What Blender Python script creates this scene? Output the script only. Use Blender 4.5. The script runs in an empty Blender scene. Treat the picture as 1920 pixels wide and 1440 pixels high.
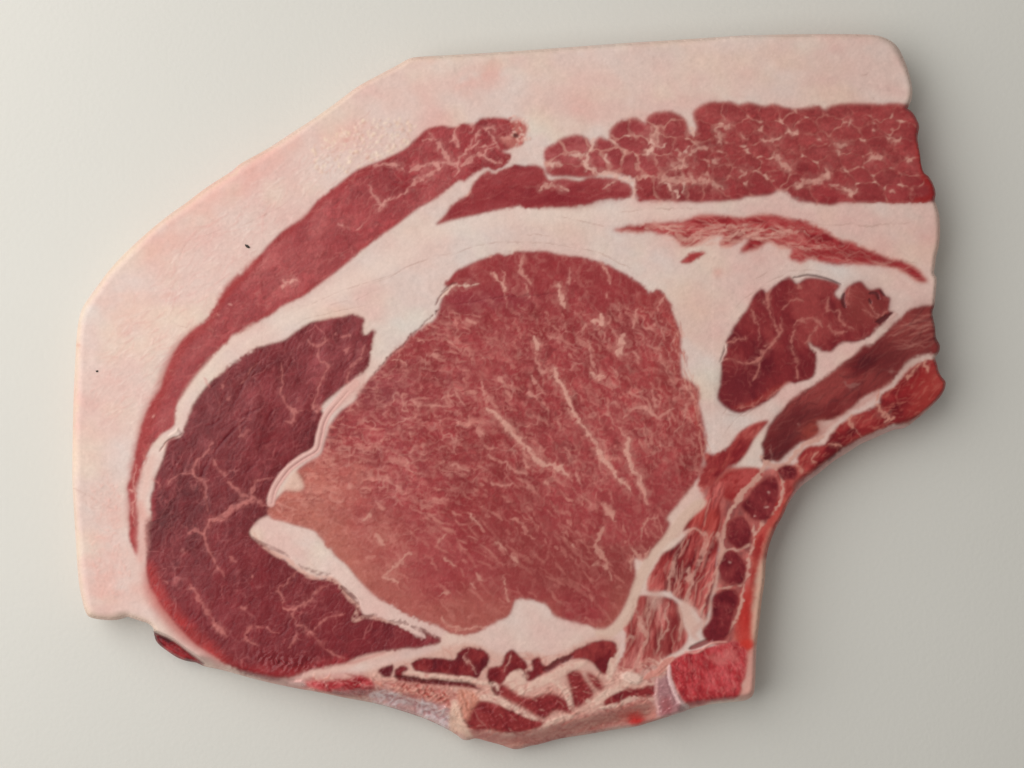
import bpy, math, random
import numpy as np

# ---------------------------------------------------------------- scene, camera, light
S = bpy.context.scene
col = S.collection
MM = 0.00012            # metres per traced unit (the chop is about 197 mm wide)
TOP = 0.011             # thickness of the chop
CAMD = 0.37             # camera above the cut face

cam = bpy.data.cameras.new('camera')
camo = bpy.data.objects.new('camera', cam)
col.objects.link(camo)
camo.location = (0, 0, TOP + CAMD)
cam.sensor_width = 36
cam.lens = 36 * CAMD / (1920 * MM)
cam.clip_start = 0.01
cam.clip_end = 20
S.camera = camo

w = bpy.data.worlds.new('World')
S.world = w
w.use_nodes = True
w.node_tree.nodes['Background'].inputs[0].default_value = (0.99, 0.985, 0.94, 1)
w.node_tree.nodes['Background'].inputs[1].default_value = 0.33

def lamp(name, loc, target, size, power, color):
    l = bpy.data.lights.new(name, 'AREA')
    l.shape = 'RECTANGLE'; l.size, l.size_y = size
    l.energy = power; l.color = color
    o = bpy.data.objects.new(name, l)
    col.objects.link(o)
    o.location = loc
    from mathutils import Vector
    d = Vector(target) - Vector(loc)
    o.rotation_euler = d.to_track_quat('-Z', 'Y').to_euler()
    return o

lamp('window_light', (-0.42, 0.13, 0.40), (-0.14, 0.02, 0), (0.8, 0.7), 4.75, (1.0, 0.985, 0.96))

S.view_settings.view_transform = 'Standard'
S.view_settings.look = 'None'
S.view_settings.exposure = 0
S.view_settings.gamma = 1

# ---------------------------------------------------------------- drawing tools (numpy)
W, H = 1920, 1440
rng = np.random.default_rng(7)
random.seed(5)
YY, XX = np.mgrid[0:H, 0:W].astype(np.float32)
TAB = rng.standard_normal((8, 256, 256)).astype(np.float32)

def noise_at(x, y, k):
    t = TAB[k % 8]
    xi = np.floor(x); yi = np.floor(y)
    fx = x - xi; fy = y - yi
    xi = xi.astype(np.int32) + 17 * k; yi = yi.astype(np.int32) + 31 * k
    fx = fx * fx * fx * (fx * (fx * 6 - 15) + 10); fy = fy * fy * fy * (fy * (fy * 6 - 15) + 10)
    x0 = xi & 255; x1 = (xi + 1) & 255; y0 = yi & 255; y1 = (yi + 1) & 255
    a = t[y0, x0]; b = t[y0, x1]; c = t[y1, x0]; d = t[y1, x1]
    return (a + (b - a) * fx) * (1 - fy) + (c + (d - c) * fx) * fy

FULL = (slice(0, H), slice(0, W))

def noise(sl, scale, k, ang=0.0, an=1.0, octv=2, warp=0.0):
    x = XX[sl]; y = YY[sl]
    if warp:
        x = x + warp * noise_at(x / (scale * 1.7), y / (scale * 1.7), k + 3)
        y = y + warp * noise_at(x / (scale * 1.7), y / (scale * 1.7), k + 5)
    c, s = math.cos(math.radians(ang)), math.sin(math.radians(ang))
    u = (x * c + y * s) / (scale * an); v = (-x * s + y * c) / scale
    r = 0; a = 1.0; t = 0
    for o in range(octv):
        r = r + a * noise_at(u * 2.03 ** o + 9.7 * o, v * 2.03 ** o + 4.1 * o, k + o)
        t += a * a; a *= 0.55
    return r / math.sqrt(t)

def sstep(a, b, x):
    t = np.clip((x - a) / (b - a), 0, 1)
    return t * t * (3 - 2 * t)

def smooth(pts, closed=True, n=5):
    P = np.array(pts, float)
    N = len(P)
    out = []
    for i in range(N if closed else N - 1):
        if closed:
            a, b, c, d = P[i - 1], P[i], P[(i + 1) % N], P[(i + 2) % N]
        else:
            a, b, c, d = P[max(i - 1, 0)], P[i], P[i + 1], P[min(i + 2, N - 1)]
        for j in range(n):
            t = j / n
            out.append(0.5 * (2 * b + (c - a) * t + (2 * a - 5 * b + 4 * c - d) * t * t + (3 * b - a - 3 * c + d) * t ** 3))
    if not closed:
        out.append(P[-1])
    return np.array(out)

def window(x0, y0, x1, y1, pad=0):
    return (slice(max(0, int(y0 - pad)), min(H, int(y1 + pad) + 2)), slice(max(0, int(x0 - pad)), min(W, int(x1 + pad) + 2)))

def fill(P, sl):
    h = sl[0].stop - sl[0].start; wd = sl[1].stop - sl[1].start
    SS = 3
    acc = np.zeros((h, wd + 3), np.float32)
    Q = np.roll(P, -1, axis=0)
    for (xa, ya), (xb, yb) in zip(P, Q):
        if ya == yb: continue
        s = 1.0
        if ya > yb: xa, ya, xb, yb, s = xb, yb, xa, ya, -1.0
        k0 = math.ceil(ya * SS - 0.5); k1 = math.ceil(yb * SS - 0.5)
        if k1 <= k0: continue
        ys = (np.arange(k0, k1) + 0.5) / SS
        xs = xa + (xb - xa) * (ys - ya) / (yb - ya) - sl[1].start
        r = np.floor(ys).astype(int) - sl[0].start
        ok = (r >= 0) & (r < h)
        xs = np.clip(xs[ok], 0, wd + 0.999); r = r[ok]
        xi = np.floor(xs).astype(int); f = (xs - xi).astype(np.float32)
        np.add.at(acc, (r, xi), s * (1 - f) / SS)
        np.add.at(acc, (r, xi + 1), s * f / SS)
    return np.clip(np.abs(np.cumsum(acc, axis=1)[:, :wd]), 0, 1)

def blur(m, s):
    if s <= 0: return m
    r = int(3 * s + 1)
    k = np.exp(-0.5 * (np.arange(-r, r + 1) / s) ** 2); k /= k.sum()
    p = np.pad(m, ((r, r), (0, 0)), mode='edge')
    o = sum(k[i] * p[i:i + m.shape[0]] for i in range(2 * r + 1))
    p = np.pad(o, ((0, 0), (r, r)), mode='edge')
    return sum(k[i] * p[:, i:i + m.shape[1]] for i in range(2 * r + 1)).astype(np.float32)

def srgb(c):
    c = np.asarray(c, np.float32) / 255.0
    return np.where(c <= 0.04045, c / 12.92, ((c + 0.055) / 1.055) ** 2.4).astype(np.float32)

# canvases of the cut face: own colour with some painted shading, relief (mm), wetness, label of the part
C = np.zeros((H, W, 3), np.float32)
Z = np.zeros((H, W), np.float32)
G = np.full((H, W), 0.25, np.float32)
L = np.zeros((H, W), np.int16)
OR = {1: (100, 60), 2: (700, 60), 3: (1200, 60), 4: (100, 500), 5: (700, 500), 6: (1200, 500), 7: (100, 940), 8: (640, 940), 9: (1000, 940), 10: (1125, 750, 2.563), 11: (562, 1050, 2.133)}

def q(o, s):
    """points typed as 'x,y x,y' on enlarged sheet o"""
    r = []
    for t in s.split():
        x, y = t.split(',')
        k = OR[o][2] if o and len(OR[o]) > 2 else 3
        if o: r.append((OR[o][0] + float(x) / k, OR[o][1] + float(y) / k))
        else: r.append((float(x), float(y)))
    return r

def mask(pts, b=1.5, closed=True, sm=True):
    P = smooth(pts) if sm else np.array(pts, float)
    sl = window(P[:, 0].min(), P[:, 1].min(), P[:, 0].max(), P[:, 1].max(), 3 * b + 4)
    return sl, blur(fill(P, sl), b)

def ell(cx, cy, rx, ry, ang=0):
    a = math.radians(ang)
    return [(cx + rx * math.cos(t) * math.cos(a) - ry * math.sin(t) * math.sin(a), cy + rx * math.cos(t) * math.sin(a) + ry * math.sin(t) * math.cos(a)) for t in np.linspace(0, 2 * math.pi, 12, endpoint=False)]

def line(pts, wd, soft=1.0, sm=True, taper=True, wob=0.0):
    """distance mask of a tapering stroke"""
    P = smooth(pts, False, 4) if sm and len(pts) > 2 else np.array(pts, float)
    wm = max(wd, 1) * 1.5 + 3 * soft + 3 + 2 * wob
    sl = window(P[:, 0].min(), P[:, 1].min(), P[:, 0].max(), P[:, 1].max(), wm)
    x = XX[sl] + 0.5; y = YY[sl] + 0.5
    wf = 1.0
    if wob:
        x, y = (x + wob * noise_at(x / 9, y / 9, 2) + wob * .45 * noise_at(x / 3.5, y / 3.5, 5), y + wob * noise_at(x / 9, y / 9, 4) + wob * .45 * noise_at(x / 3.5, y / 3.5, 7))
        wf = np.clip(1 + .45 * noise_at(x / 7, y / 7, 1), .15, 1.9)
    n = len(P) - 1
    best = np.full(x.shape, -1e9, np.float32)
    for i in range(n):
        a = P[i]; d = P[i + 1] - a
        l2 = max(d @ d, 1e-6)
        t = np.clip(((x - a[0]) * d[0] + (y - a[1]) * d[1]) / l2, 0, 1)
        dist = np.hypot(x - a[0] - t * d[0], y - a[1] - t * d[1])
        s = (i + t) / n
        ww = wd * 0.5 * ((0.25 + 0.75 * np.sqrt(np.clip(4 * s * (1 - s), 0, 1))) if taper else 1.0)
        best = np.maximum(best, ww * wf - dist)
    return sl, sstep(-soft, soft, best)

def paint(sm_, c, a=1.0):
    sl, m = sm_
    m = (m * a)[..., None]
    if isinstance(c, tuple): c = srgb(c)
    C[sl] = C[sl] * (1 - m) + c * m

def lift(sm_, mm): Z[sm_[0]] += sm_[1] * mm
def wet(sm_, g): G[sm_[0]] += (g - G[sm_[0]]) * sm_[1]
def lab(sm_, k): L[sm_[0]][sm_[1] > 0.5] = k

FATL = (226, 196, 184)
def fat_col(sl):
    base = srgb((221, 186, 173))
    pink = srgb((222, 166, 155)); pale = srgb((218, 198, 188)); cream = srgb((226, 198, 176))
    n1 = noise(sl, 95, 1, 35, 1.5, 3)[..., None]; n2 = noise(sl, 38, 2, 20, 1.6, 3)[..., None]; n3 = noise(sl, 60, 4, 0, 1.3, 2)[..., None]
    c = base + (pink - base) * np.clip(n1 * 0.26 + n2 * 0.12, 0, 1) + (pale - base) * np.clip(-n1 * 0.34 - n2 * 0.16, 0, 1)
    c = c + (cream - base) * np.clip(n3 * 0.3, 0, 0.6)
    f = noise(sl, 7, 3, 0, 1, 2)[..., None]
    return (c * (1 + 0.022 * f) * np.array([.95, 1.01, 1.06])).astype(np.float32)

def meat(sl, main, dark, light, scale=18, ang=0, an=1.6, k=1, amp=0.6, fine=0.05):
    m, d, l = srgb(main), srgb(dark), srgb(light)
    n = noise(sl, scale, k, ang, an, 3)
    b = noise(sl, scale * 4.5, k + 2, ang + 20, 1.3, 2)
    n = (n * amp + b * 0.45)[..., None]
    c = m + (l - m) * np.clip(n, 0, 1.2) + (d - m) * np.clip(-n, 0, 1.2)
    f = noise(sl, 3.2, k + 4, ang, max(an, 1.3), 2)[..., None]
    return (c * (1 + fine * f) * np.array([.94, .68, .77])).astype(np.float32)

def muscle(pts, main, dark, light, label, b=2.2, scale=18, ang=0, an=1.6, k=1, amp=0.6, rim=None, rimw=6, fine=0.05, dome=0.05, gl=0.35, sm=True):
    sm_ = mask(pts, b, sm=sm)
    sl, m = sm_
    c = meat(sl, main, dark, light, scale, ang, an, k, amp, fine)
    if rim:
        r = np.clip((0.92 - blur(m, rimw)) * 2.2, 0, 1)[..., None] * (0.55 + 0.35 * noise(sl, 22, k + 5))[..., None].clip(0, 1)
        c = c * (1 - r) + srgb(rim) * r
    paint(sm_, c)
    lab(sm_, label)
    Z[sl] += dome * blur(m, 5) + 0.03 * m * noise(sl, scale * 0.6, k + 1, ang, an)
    wet(sm_, gl)
    return sm_

VW = .8
def veins(o, s, wd=4, a=0.8, c=(214, 150, 140), soft=1.3, brk=0.5, label=None, z=0.03, wob=1.6):
    """fat veins: polylines separated by ';' ; broken up by noise along their run"""
    for i, t in enumerate(s.split(';')):
        f = t.split('|')
        ww = (float(f[1]) if len(f) > 1 else wd) * VW
        p = q(o, f[0])
        sl, m = line(p, ww * 1.1, soft, wob=wob)
        h = line(p, ww * 3, soft * 3, wob=wob)
        paint(h, c, a * 0.22)
        nn = noise(sl, 9, 3 + i % 4, 0, 1, 2)
        mm = m * np.clip(1 - brk * np.clip(nn, 0, 2), 0.15, 1)
        paint((sl, mm), c, a)
        Z[sl] += z * m
        G[sl] += (0.25 - G[sl]) * mm
        if label is not None: L[sl][m > 0.5] = label(i)

def flecks(region, n, ang, length, wd, a, c, seed, spread=16, angf=None, curve=0.25, z=0.02):
    sl, m = region
    ys, xs = np.nonzero(m > min(0.9, 0.75 * m.max()))
    r = np.random.default_rng(seed)
    pick = r.integers(0, len(ys), n)
    for j in pick:
        x = xs[j] + sl[1].start; y = ys[j] + sl[0].start
        th = math.radians((angf(x, y) if angf else ang) + r.normal() * spread)
        l = length * r.lognormal(0, 0.45) * 0.5
        bnd = r.normal() * curve * l
        dx, dy = math.cos(th) * l, math.sin(th) * l
        p = [(x - dx, y - dy), (x - dy / l * bnd, y + dx / l * bnd), (x + dx, y + dy)]
        s2, mm = line(p, wd * r.lognormal(0, 0.3), 1.2, sm=False)
        if mm.size == 0: continue
        # keep inside the muscle
        y0 = max(s2[0].start, sl[0].start); y1 = min(s2[0].stop, sl[0].stop); x0 = max(s2[1].start, sl[1].start); x1 = min(s2[1].stop, sl[1].stop)
        if y1 <= y0 or x1 <= x0: continue
        mm = mm[y0 - s2[0].start:y1 - s2[0].start, x0 - s2[1].start:x1 - s2[1].start] * m[y0 - sl[0].start:y1 - sl[0].start, x0 - sl[1].start:x1 - sl[1].start]
        s3 = (slice(y0, y1), slice(x0, x1))
        aa = a * r.uniform(0.35, 1.1)
        paint((s3, mm), c, min(aa, 1))
        Z[s3] += z * mm

def web(region, scale, ang, an, k, thr, a, c, dens=0.0, z=0.02, warp=6):
    """fine network of fat threads: zero lines of stretched noise, cut into pieces by a second one"""
    sl, m = region
    n = noise(sl, scale, k, ang, an, 2, warp)
    gate = sstep(dens - 0.35, dens + 0.55, noise(sl, scale * 0.9, k + 1, ang + 40, 1.0, 2) + 0.3 * noise(sl, scale * 5, k + 2))
    r = sstep(thr, thr * 0.15, np.abs(n)) * gate * m
    paint((sl, r), c, a)
    Z[sl] += z * r

def worley(sl, size, ang, an, k, warp=0.0):
    x = XX[sl]; y = YY[sl]
    if warp:
        x = x + warp * noise_at(x / (size * .6), y / (size * .6), k + 1); y = y + warp * noise_at(x / (size * .6), y / (size * .6), k + 4)
    c, s = math.cos(math.radians(ang)), math.sin(math.radians(ang))
    u = (x * c + y * s) / (size * an) + 50; v = (-x * s + y * c) / size + 50
    ui = np.floor(u).astype(int); vi = np.floor(v).astype(int)
    side = np.zeros(x.shape, np.float32); f = [np.full(x.shape, 9.0, np.float32) for _ in range(3)]; tone = np.zeros(x.shape, np.float32)
    J = (TAB[k % 8] * .27).clip(-.48, .48); K = (TAB[(k + 3) % 8] * .27).clip(-.48, .48)
    for oy in (-1, 0, 1):
        for ox in (-1, 0, 1):
            a = (ui + ox) & 255; b = (vi + oy) & 255
            d = np.hypot(u - (ui + ox + .5 + J[b, a]), v - (vi + oy + .5 + K[b, a]))
            n = d < f[0]
            side = np.where(n, v - (vi + oy + .5 + K[b, a]), side)
            tone = np.where(n, TAB[(k + 5) % 8][b, a], tone)
            lo = np.minimum(f[0], d); hi = np.maximum(f[0], d); f[0] = lo
            lo = np.minimum(f[1], hi); hi = np.maximum(f[1], hi); f[1] = lo
            f[2] = np.minimum(f[2], hi)
    worley.side = side
    return (f[1] - f[0]) * size, (f[2] - f[0]) * size, tone

def scales(region, size, ang, an, k, a, c, gate=0.0, warp=6, sgn=1, z=.03):
    """fibre bundles as domes: lit and shaded sides painted into the colour"""
    sl, m = region
    e, j, tone = worley(sl, size, ang, an, k, warp)
    g = np.clip(.5 + .6 * (noise(sl, size * 1.5, k + 2) - gate) + .25 * tone, 0, 1.2)
    r = sstep(.02, .55, sgn * worley.side) * g * m
    paint((sl, r), c, a)
    paint((sl, sstep(.05, .5, -sgn * worley.side) * m), (128, 44, 44), a * .55)  # shaded side of each dome, painted dark
    Z[sl] += z * (r - .5)

def net(region, size, ang, an, k, wd, a, c, gate=0.0, warp=6, shade=.04, z=.02, knot=1.0):
    """net of fat threads round bundles of fibre, bright where three bundles meet"""
    sl, m = region
    e, j, tone = worley(sl, size, ang, an, k, warp)
    g = np.clip(.45 + .55 * (noise(sl, size * .8, k + 2) - gate), 0, 1.1)
    C[sl] *= 1 + (shade * tone * m)[..., None]
    r = np.maximum(sstep(wd, wd * .2, e) * g, knot * sstep(wd * 3.2, wd * .8, j) * np.clip(g * 1.3, 0, 1)) * m
    paint((sl, r), c, a)
    Z[sl] += z * r

# ---------------------------------------------------------------- outline of the chop
OUT = q(0, '780,108 810,106 880,102 947,98 1060,90 1167,82 1250,77 1340,71 1400,67 1500,65 1600,65 1643,67 1667,75 1683,88 1693,107 1703,133 1710,163 1709,183 1703,197 1701,203 1710,210 1718,222 1723,237 1720,256 1722,273 1725,290 1727,307 1732,323 1741,331 1747,340 1752,352 1754,363 1752,375 1755,383 1760,400 1762,420 1762,440 1760,460 1755,480 1753,497 1751,512 1756,522 1755,540 1752,570 1748,587 1753,613 1755,633 1762,648 1760,660 1753,670 1757,684 1760,697 1766,708 1773,718 1767,737 1747,760 1733,773 1720,783 1700,798 1680,802 1660,810 1637,820 1613,831 1590,846 1567,860 1550,873 1533,887 1515,900 1500,912 1486,930 1475,948 1466,968 1452,994 1441,1023 1435,1053 1433,1087 1427,1127 1422,1173 1418,1207 1416,1240 1415,1273 1412,1300 1400,1311 1373,1315 1327,1320 1293,1328 1280,1334 1247,1345 1217,1353 1193,1360 1147,1367 1100,1375 1050,1383 1013,1393 993,1397 967,1403 940,1395 913,1388 893,1383 872,1386 857,1376 840,1366 800,1347 753,1331 707,1318 673,1311 633,1304 567,1291 500,1277 450,1264 410,1253 383,1247 367,1240 350,1237 333,1231 313,1218 299,1207 293,1198 290,1186 287,1177 277,1168 262,1163 247,1158 235,1155 213,1161 187,1160 168,1156 161,1148 155,1128 148,1090 143,1023 139,957 136,900 137,800 139,733 142,667 144,633 148,600 154,580 166,560 183,537 203,510 233,477 273,440 313,407 347,383 387,353 433,323 453,307 500,281 543,253 583,227 627,196 667,166 700,147 740,126 765,112')
OUTS = smooth(OUT, True, 6)

# ---------------------------------------------------------------- cut face: colours and relief
C[:] = fat_col(FULL)
Z += 0.35 * noise(FULL, 210, 2, 0, 1, 2) + 0.05 * noise(FULL, 30, 3, 0, 1, 2) + 0.02 * noise(FULL, 10, 5, 0, 1, 2)
# pale streaky fat bands
for s, wd, a in (('590,560 700,500 800,440 900,415 1010,400 1150,400 1300,395', 34, .4), ('450,650 560,590 690,520 780,475', 22, .45), ('900,150 1200,150 1600,120', 60, .15)):
    paint(line(q(0, s), wd, 14), (228, 204, 192), a)
# pink and orange patches of the fat
for x, y, rx, ry, an_, c, a in ((905, 145, 62, 26, -22, (222, 150, 138), .55), (800, 112, 28, 10, 0, (222, 158, 140), .5), (430, 340, 120, 34, -36, (224, 160, 146), .55), (520, 285, 60, 18, -30, (224, 160, 146), .5), (330, 440, 90, 42, -42, (222, 160, 146), .5),
        (230, 590, 60, 60, 0, (224, 168, 152), .5), (200, 770, 34, 110, 4, (218, 168, 158), .35), (195, 1050, 34, 100, 2, (226, 158, 146), .5), (250, 1110, 60, 40, 10, (224, 162, 150), .5), (640, 260, 55, 26, -30, (224, 158, 146), .45),
        (1450, 130, 150, 30, 0, (206, 170, 152), .35), (1100, 170, 120, 40, 0, (214, 170, 158), .3), (1230, 530, 60, 90, 30, (224, 168, 156), .35), (1345, 512, 9, 9, 0, (205, 110, 100), .55), (651, 262, 7, 6, 0, (206, 104, 92), .6),
        (1290, 600, 40, 60, 10, (216, 176, 156), .4), (1700, 470, 60, 60, 0, (222, 178, 158), .35), (770, 180, 60, 30, -20, (222, 166, 152), .3), (312, 555, 13, 5, -20, (206, 130, 110), .5), (147, 648, 4, 4, 0, (180, 70, 60), .8), (1190, 290, 8, 6, 0, (200, 150, 140), .3)):
    m = mask(ell(x, y, rx, ry, an_), min(rx, ry) * 0.45, sm=False)
    m = (m[0], m[1] * np.clip(0.85 + 0.4 * noise(m[0], 20, 4, an_, 1.6), 0, 1.2))
    paint(m, c, a * .62)
# cream bevel along the left and upper left flank
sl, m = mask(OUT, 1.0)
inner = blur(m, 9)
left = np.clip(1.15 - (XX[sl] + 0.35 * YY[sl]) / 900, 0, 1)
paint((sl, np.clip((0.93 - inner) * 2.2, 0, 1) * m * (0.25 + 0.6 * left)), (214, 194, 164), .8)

# relief scratches and crumbs of the fat
fatreg = (FULL, np.ones((H, W), np.float32))
r2 = np.random.default_rng(3)
def fat_lines(s, wd, a, c=(176, 140, 128), z=-0.06, o=0):
    for t in s.split(';'):
        m = line(q(o, t), wd, 0.8); nn = np.clip(0.9 + 0.8 * noise(m[0], 12, 5), 0, 1.3)
        paint((m[0], m[1] * nn), c, a); lift(m, z)
fat_lines('0,1410 90,1380 200,1320 330,1270 450,1240;460,1250 560,1210 700,1185 860,1180 1000,1190 1130,1215;860,1140 1000,1150;1130,1215 1260,1240 1370,1290 1450,1330;1060,1040 1200,1070 1330,1100;1380,1010 1560,1005 1660,990', 1.8, .45, o=2)
fat_lines('0,1000 120,995 220,990 330,995;520,1010 700,1020 860,1050 1000,1070;1000,1075 1200,1090 1400,1085 1560,1065;1500,1290 1560,1300;650,1390 720,1350;700,1420 800,1370 930,1340 1060,1350;1310,370 1320,385;1240,240 1280,235', 1.7, .45, o=3)
fat_lines('1380,240 1500,190 1640,130 1800,80 1920,40;1560,215 1660,190;1400,300 1600,250 1760,220;1700,190 1820,130;700,330 760,345;215,240 250,245;100,1230 200,1290 290,1340 380,1370;150,1300 250,1360', 1.7, .35, o=4)
fat_lines('1050,1090 1130,1060 1270,990 1340,935;840,1150 900,1130 950,1110;700,1330 720,1240 760,1180;750,1360 820,1345;1700,510 1760,470 1800,420;660,1240 700,1180', 1.8, .35, (196, 150, 140), o=1)
fat_lines('630,600 520,760 460,850 470,960;540,230 600,170 700,110;480,830 580,840 640,800;640,790 560,840 500,900 480,940;900,700 980,690 1050,640;1060,610 1160,540', 1.8, .4, o=6)
# frayed crumbs above the arc muscle
mreg = mask(q(0, '590,275 640,250 690,225 740,225 780,235 770,262 730,285 680,310 640,325 600,320'), 8)
for i in range(260):
    ys, xs = np.nonzero(mreg[1] > 0.35)
    j = r2.integers(0, len(ys)); x = xs[j] + mreg[0][1].start; y = ys[j] + mreg[0][0].start
    m = mask(ell(x, y, r2.uniform(1.5, 5), r2.uniform(1.2, 3.2), r2.uniform(0, 180)), 0.9, sm=False)
    paint(m, [(232, 206, 180), (205, 160, 142), (236, 214, 196)][i % 3], .4); lift(m, r2.uniform(-0.05, 0.16))
skin = mask(q(0, '165,900 235,900 235,1000 250,1060 240,1120 175,1120'), 8)
flecks(skin, 300, 70, 8, 2.2, .25, (226, 170, 158), 12, 40, z=0.05)
for sp in ('200,620 460,340 700,240 760,260 560,420 400,560 300,760 180,800',):
    rg = mask(q(0, sp), 10)
    flecks(rg, 260, -38, 26, 2.2, .28, (212, 158, 150), 13, 18, z=0.03)
    flecks(rg, 200, -38, 22, 2.2, .35, (230, 206, 196), 14, 22, z=0.04)
flecks(mask(q(0, '840,130 1690,80 1690,180 1300,185 1000,215 850,215'), 8), 300, 0, 18, 2.2, .14, (226, 200, 188), 15, 60, z=0.02)

# ---- 1 arc muscle
A = q(0, '988,238 975,229 960,227 950,222 920,220 900,223 887,234 867,231 853,240 833,235 813,238 800,242 783,257 760,277 727,295 700,306 667,320 633,347 600,370 580,397 557,417 530,433 497,467 483,483 467,500 445,517 433,530 413,557 403,577 387,600 363,617 340,640 320,673 307,707 300,730 283,753 273,777 263,810 253,850 247,890 240,927 243,953 242,973 243,1007 250,1032 257,1040 258,1015 259,990 260,957 256,943 257,910 267,873 280,843 300,817 323,800 330,783 331,763 343,743 363,713 390,680 427,640 450,628 477,610 507,590 533,573 567,557 600,533 633,508 667,480 700,453 740,425 790,387 827,367 857,343 873,337 900,320 913,315 930,323 947,310 958,294 955,286 940,283 960,277 977,270 983,257')
SA = muscle(A, (160, 76, 74), (146, 54, 56), (172, 96, 90), 1, scale=26, ang=-45, k=1, amp=.4, rim=(150, 36, 38), rimw=9, fine=.06)
net(SA, 24, -50, 1.3, 6, 2.6, .4, (116, 40, 40), gate=.0, warp=9, shade=.05, z=-.06, knot=.5)
net(SA, 30, -42, 1.7, 3, 1.6, .35, (190, 114, 108), gate=.35, warp=12, knot=.6)
net(SA, 12, -42, 1.5, 1, 1.4, .22, (118, 44, 46), gate=.1, warp=5, z=-.03)
paint(line(q(0, '250,1000 246,950 252,890 262,840 280,780 300,740 312,700 335,655 365,625 395,605'), 26, 9), (158, 46, 44), .55)
paint(line(q(0, '395,600 425,545 455,515 490,480'), 16, 6), (158, 40, 40), .6)
paint(line(q(0, '500,466 560,420 630,356 700,312'), 12, 6), (150, 40, 42), .5)
for p in ('760,330 770,345 800,350;735,345 770,350 800,335', ):
    for t in p.split(';'): paint(line(q(0, t), 5, 3), (140, 24, 34), .7)
web(SA, 26, -45, 1.3, 2, .10, .35, (120, 44, 46), dens=-.1, z=-0.05, warp=12)
web(SA, 22, -40, 1.4, 4, .08, .3, (190, 120, 112), dens=.35)
flecks(SA, 200, -40, 16, 1.8, .25, (196, 120, 112), 21, 30)
veins(2, '0,750 60,748 120,750 180,790|6;200,790 260,760 370,740 470,740|8;470,740 490,710 520,670 570,640 600,600|6;470,740 490,780 455,815|5;200,880 270,830 370,770 400,745|9;0,980 40,965 110,940 200,880|4;500,750 560,710 610,690 680,720 705,745|8;355,625 380,660 415,700 430,725|9;430,620 470,600 480,660|4;570,610 590,560 660,540 690,560|5;570,645 640,640 690,620|4;720,590 770,600|11;640,560 680,600 700,650|3;460,620 465,560 480,530|3;540,640 560,590|3;340,740 370,770|8;280,610 350,605|3;300,545 340,600|3;600,700 660,650 700,640|3;540,560 570,510|3', brk=.5, a=.6)
veins(4, '1290,80 1320,95 1380,70|6;1300,95 1300,130|4;1330,100 1360,80|4;980,200 1010,220|2;560,830 565,840|5;440,1260 445,1275|6;920,265 930,270|3', a=.7)
veins(1, '1770,860 1800,915 1840,975 1820,1000|5;1830,985 1900,930|4;1640,1090 1600,1080|3;1700,1110 1760,1060|3', a=.5)
veins(0, '250,900 253,930 248,950 252,985|3;256,870 251,905|3', a=.6)
# torn, frayed tip
m = mask(q(2, '780,500 830,480 870,530 860,600 830,640 770,650 700,590 750,590 790,560'), 3); paint(m, (206, 130, 118), .5)
for i in range(40):
    x, y = 970 + r2.normal() * 10, 245 + r2.normal() * 13
    mm = mask(ell(x, y, r2.uniform(1.5, 5), r2.uniform(1, 3), r2.uniform(0, 180)), .8, sm=False)
    paint(mm, [(222, 170, 156), (176, 70, 62), (230, 196, 182)][i % 3], .6); lift(mm, .12)
m = mask(ell(968, 255, 6, 4, 10), 1.0, sm=False); paint(m, (92, 22, 24), .9); lift(m, -.7)

# ---- 2 belly muscle: bundles grown round their own centres
B = q(0, '1020,290 1025,277 1040,269 1057,258 1083,253 1103,262 1110,272 1118,260 1127,257 1143,262 1147,240 1167,227 1193,222 1210,232 1217,217 1233,210 1263,211 1283,222 1291,240 1297,252 1306,238 1300,212 1317,197 1340,190 1373,193 1388,197 1405,192 1433,199 1450,195 1475,203 1500,206 1515,200 1535,199 1545,206 1560,197 1593,194 1640,195 1667,194 1693,195 1712,200 1760,240 1770,300 1770,372 1752,378 1733,381 1667,382 1600,380 1550,384 1510,379 1483,370 1473,360 1460,356 1447,366 1413,369 1397,370 1380,376 1327,379 1300,381 1260,377 1205,376 1192,367 1189,353 1195,341 1185,334 1157,326 1127,326 1108,333 1067,332 1028,329 1022,310')
SB = mask(B, 2.6)
seeds = q(0, '1040,284 1081,271 1060,300 1065,319 1127,268 1122,300 1146,297 1165,240 1198,238 1185,270 1245,222 1262,240 1245,268 1275,276 1183,306 1215,305 1248,308 1267,324 1213,358 1245,358 1268,357 1305,361 1335,366 1333,210 1373,217 1410,207 1320,250 1335,271 1317,290 1367,253 1400,240 1440,214 1467,209 1520,210 1487,222 1567,207 1560,231 1510,239 1447,240 1413,257 1373,287 1427,280 1400,306 1477,267 1470,293 1520,262 1535,287 1587,247 1610,227 1613,205 1650,207 1667,233 1633,247 1600,280 1650,273 1690,247 1697,217 1700,277 1677,293 1510,313 1555,307 1597,303 1640,308 1577,337 1613,327 1667,333 1705,313 1710,340 1735,360 1683,363 1633,362 1550,362 1500,363 1487,340 1460,330 1420,343 1447,316 1310,307 1350,320 1377,350 1390,330 1290,322 1345,300')
SEEDS = np.array(seeds)
sl, m = SB
wx = XX[sl] + 3.5 * noise(sl, 14, 1, octv=2); wy = YY[sl] + 3.0 * noise(sl, 14, 4, octv=2)
f1 = np.full(m.shape, 1e9, np.float32); f2 = f1.copy(); f3 = f1.copy(); idx = np.zeros(m.shape, np.int16)
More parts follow.
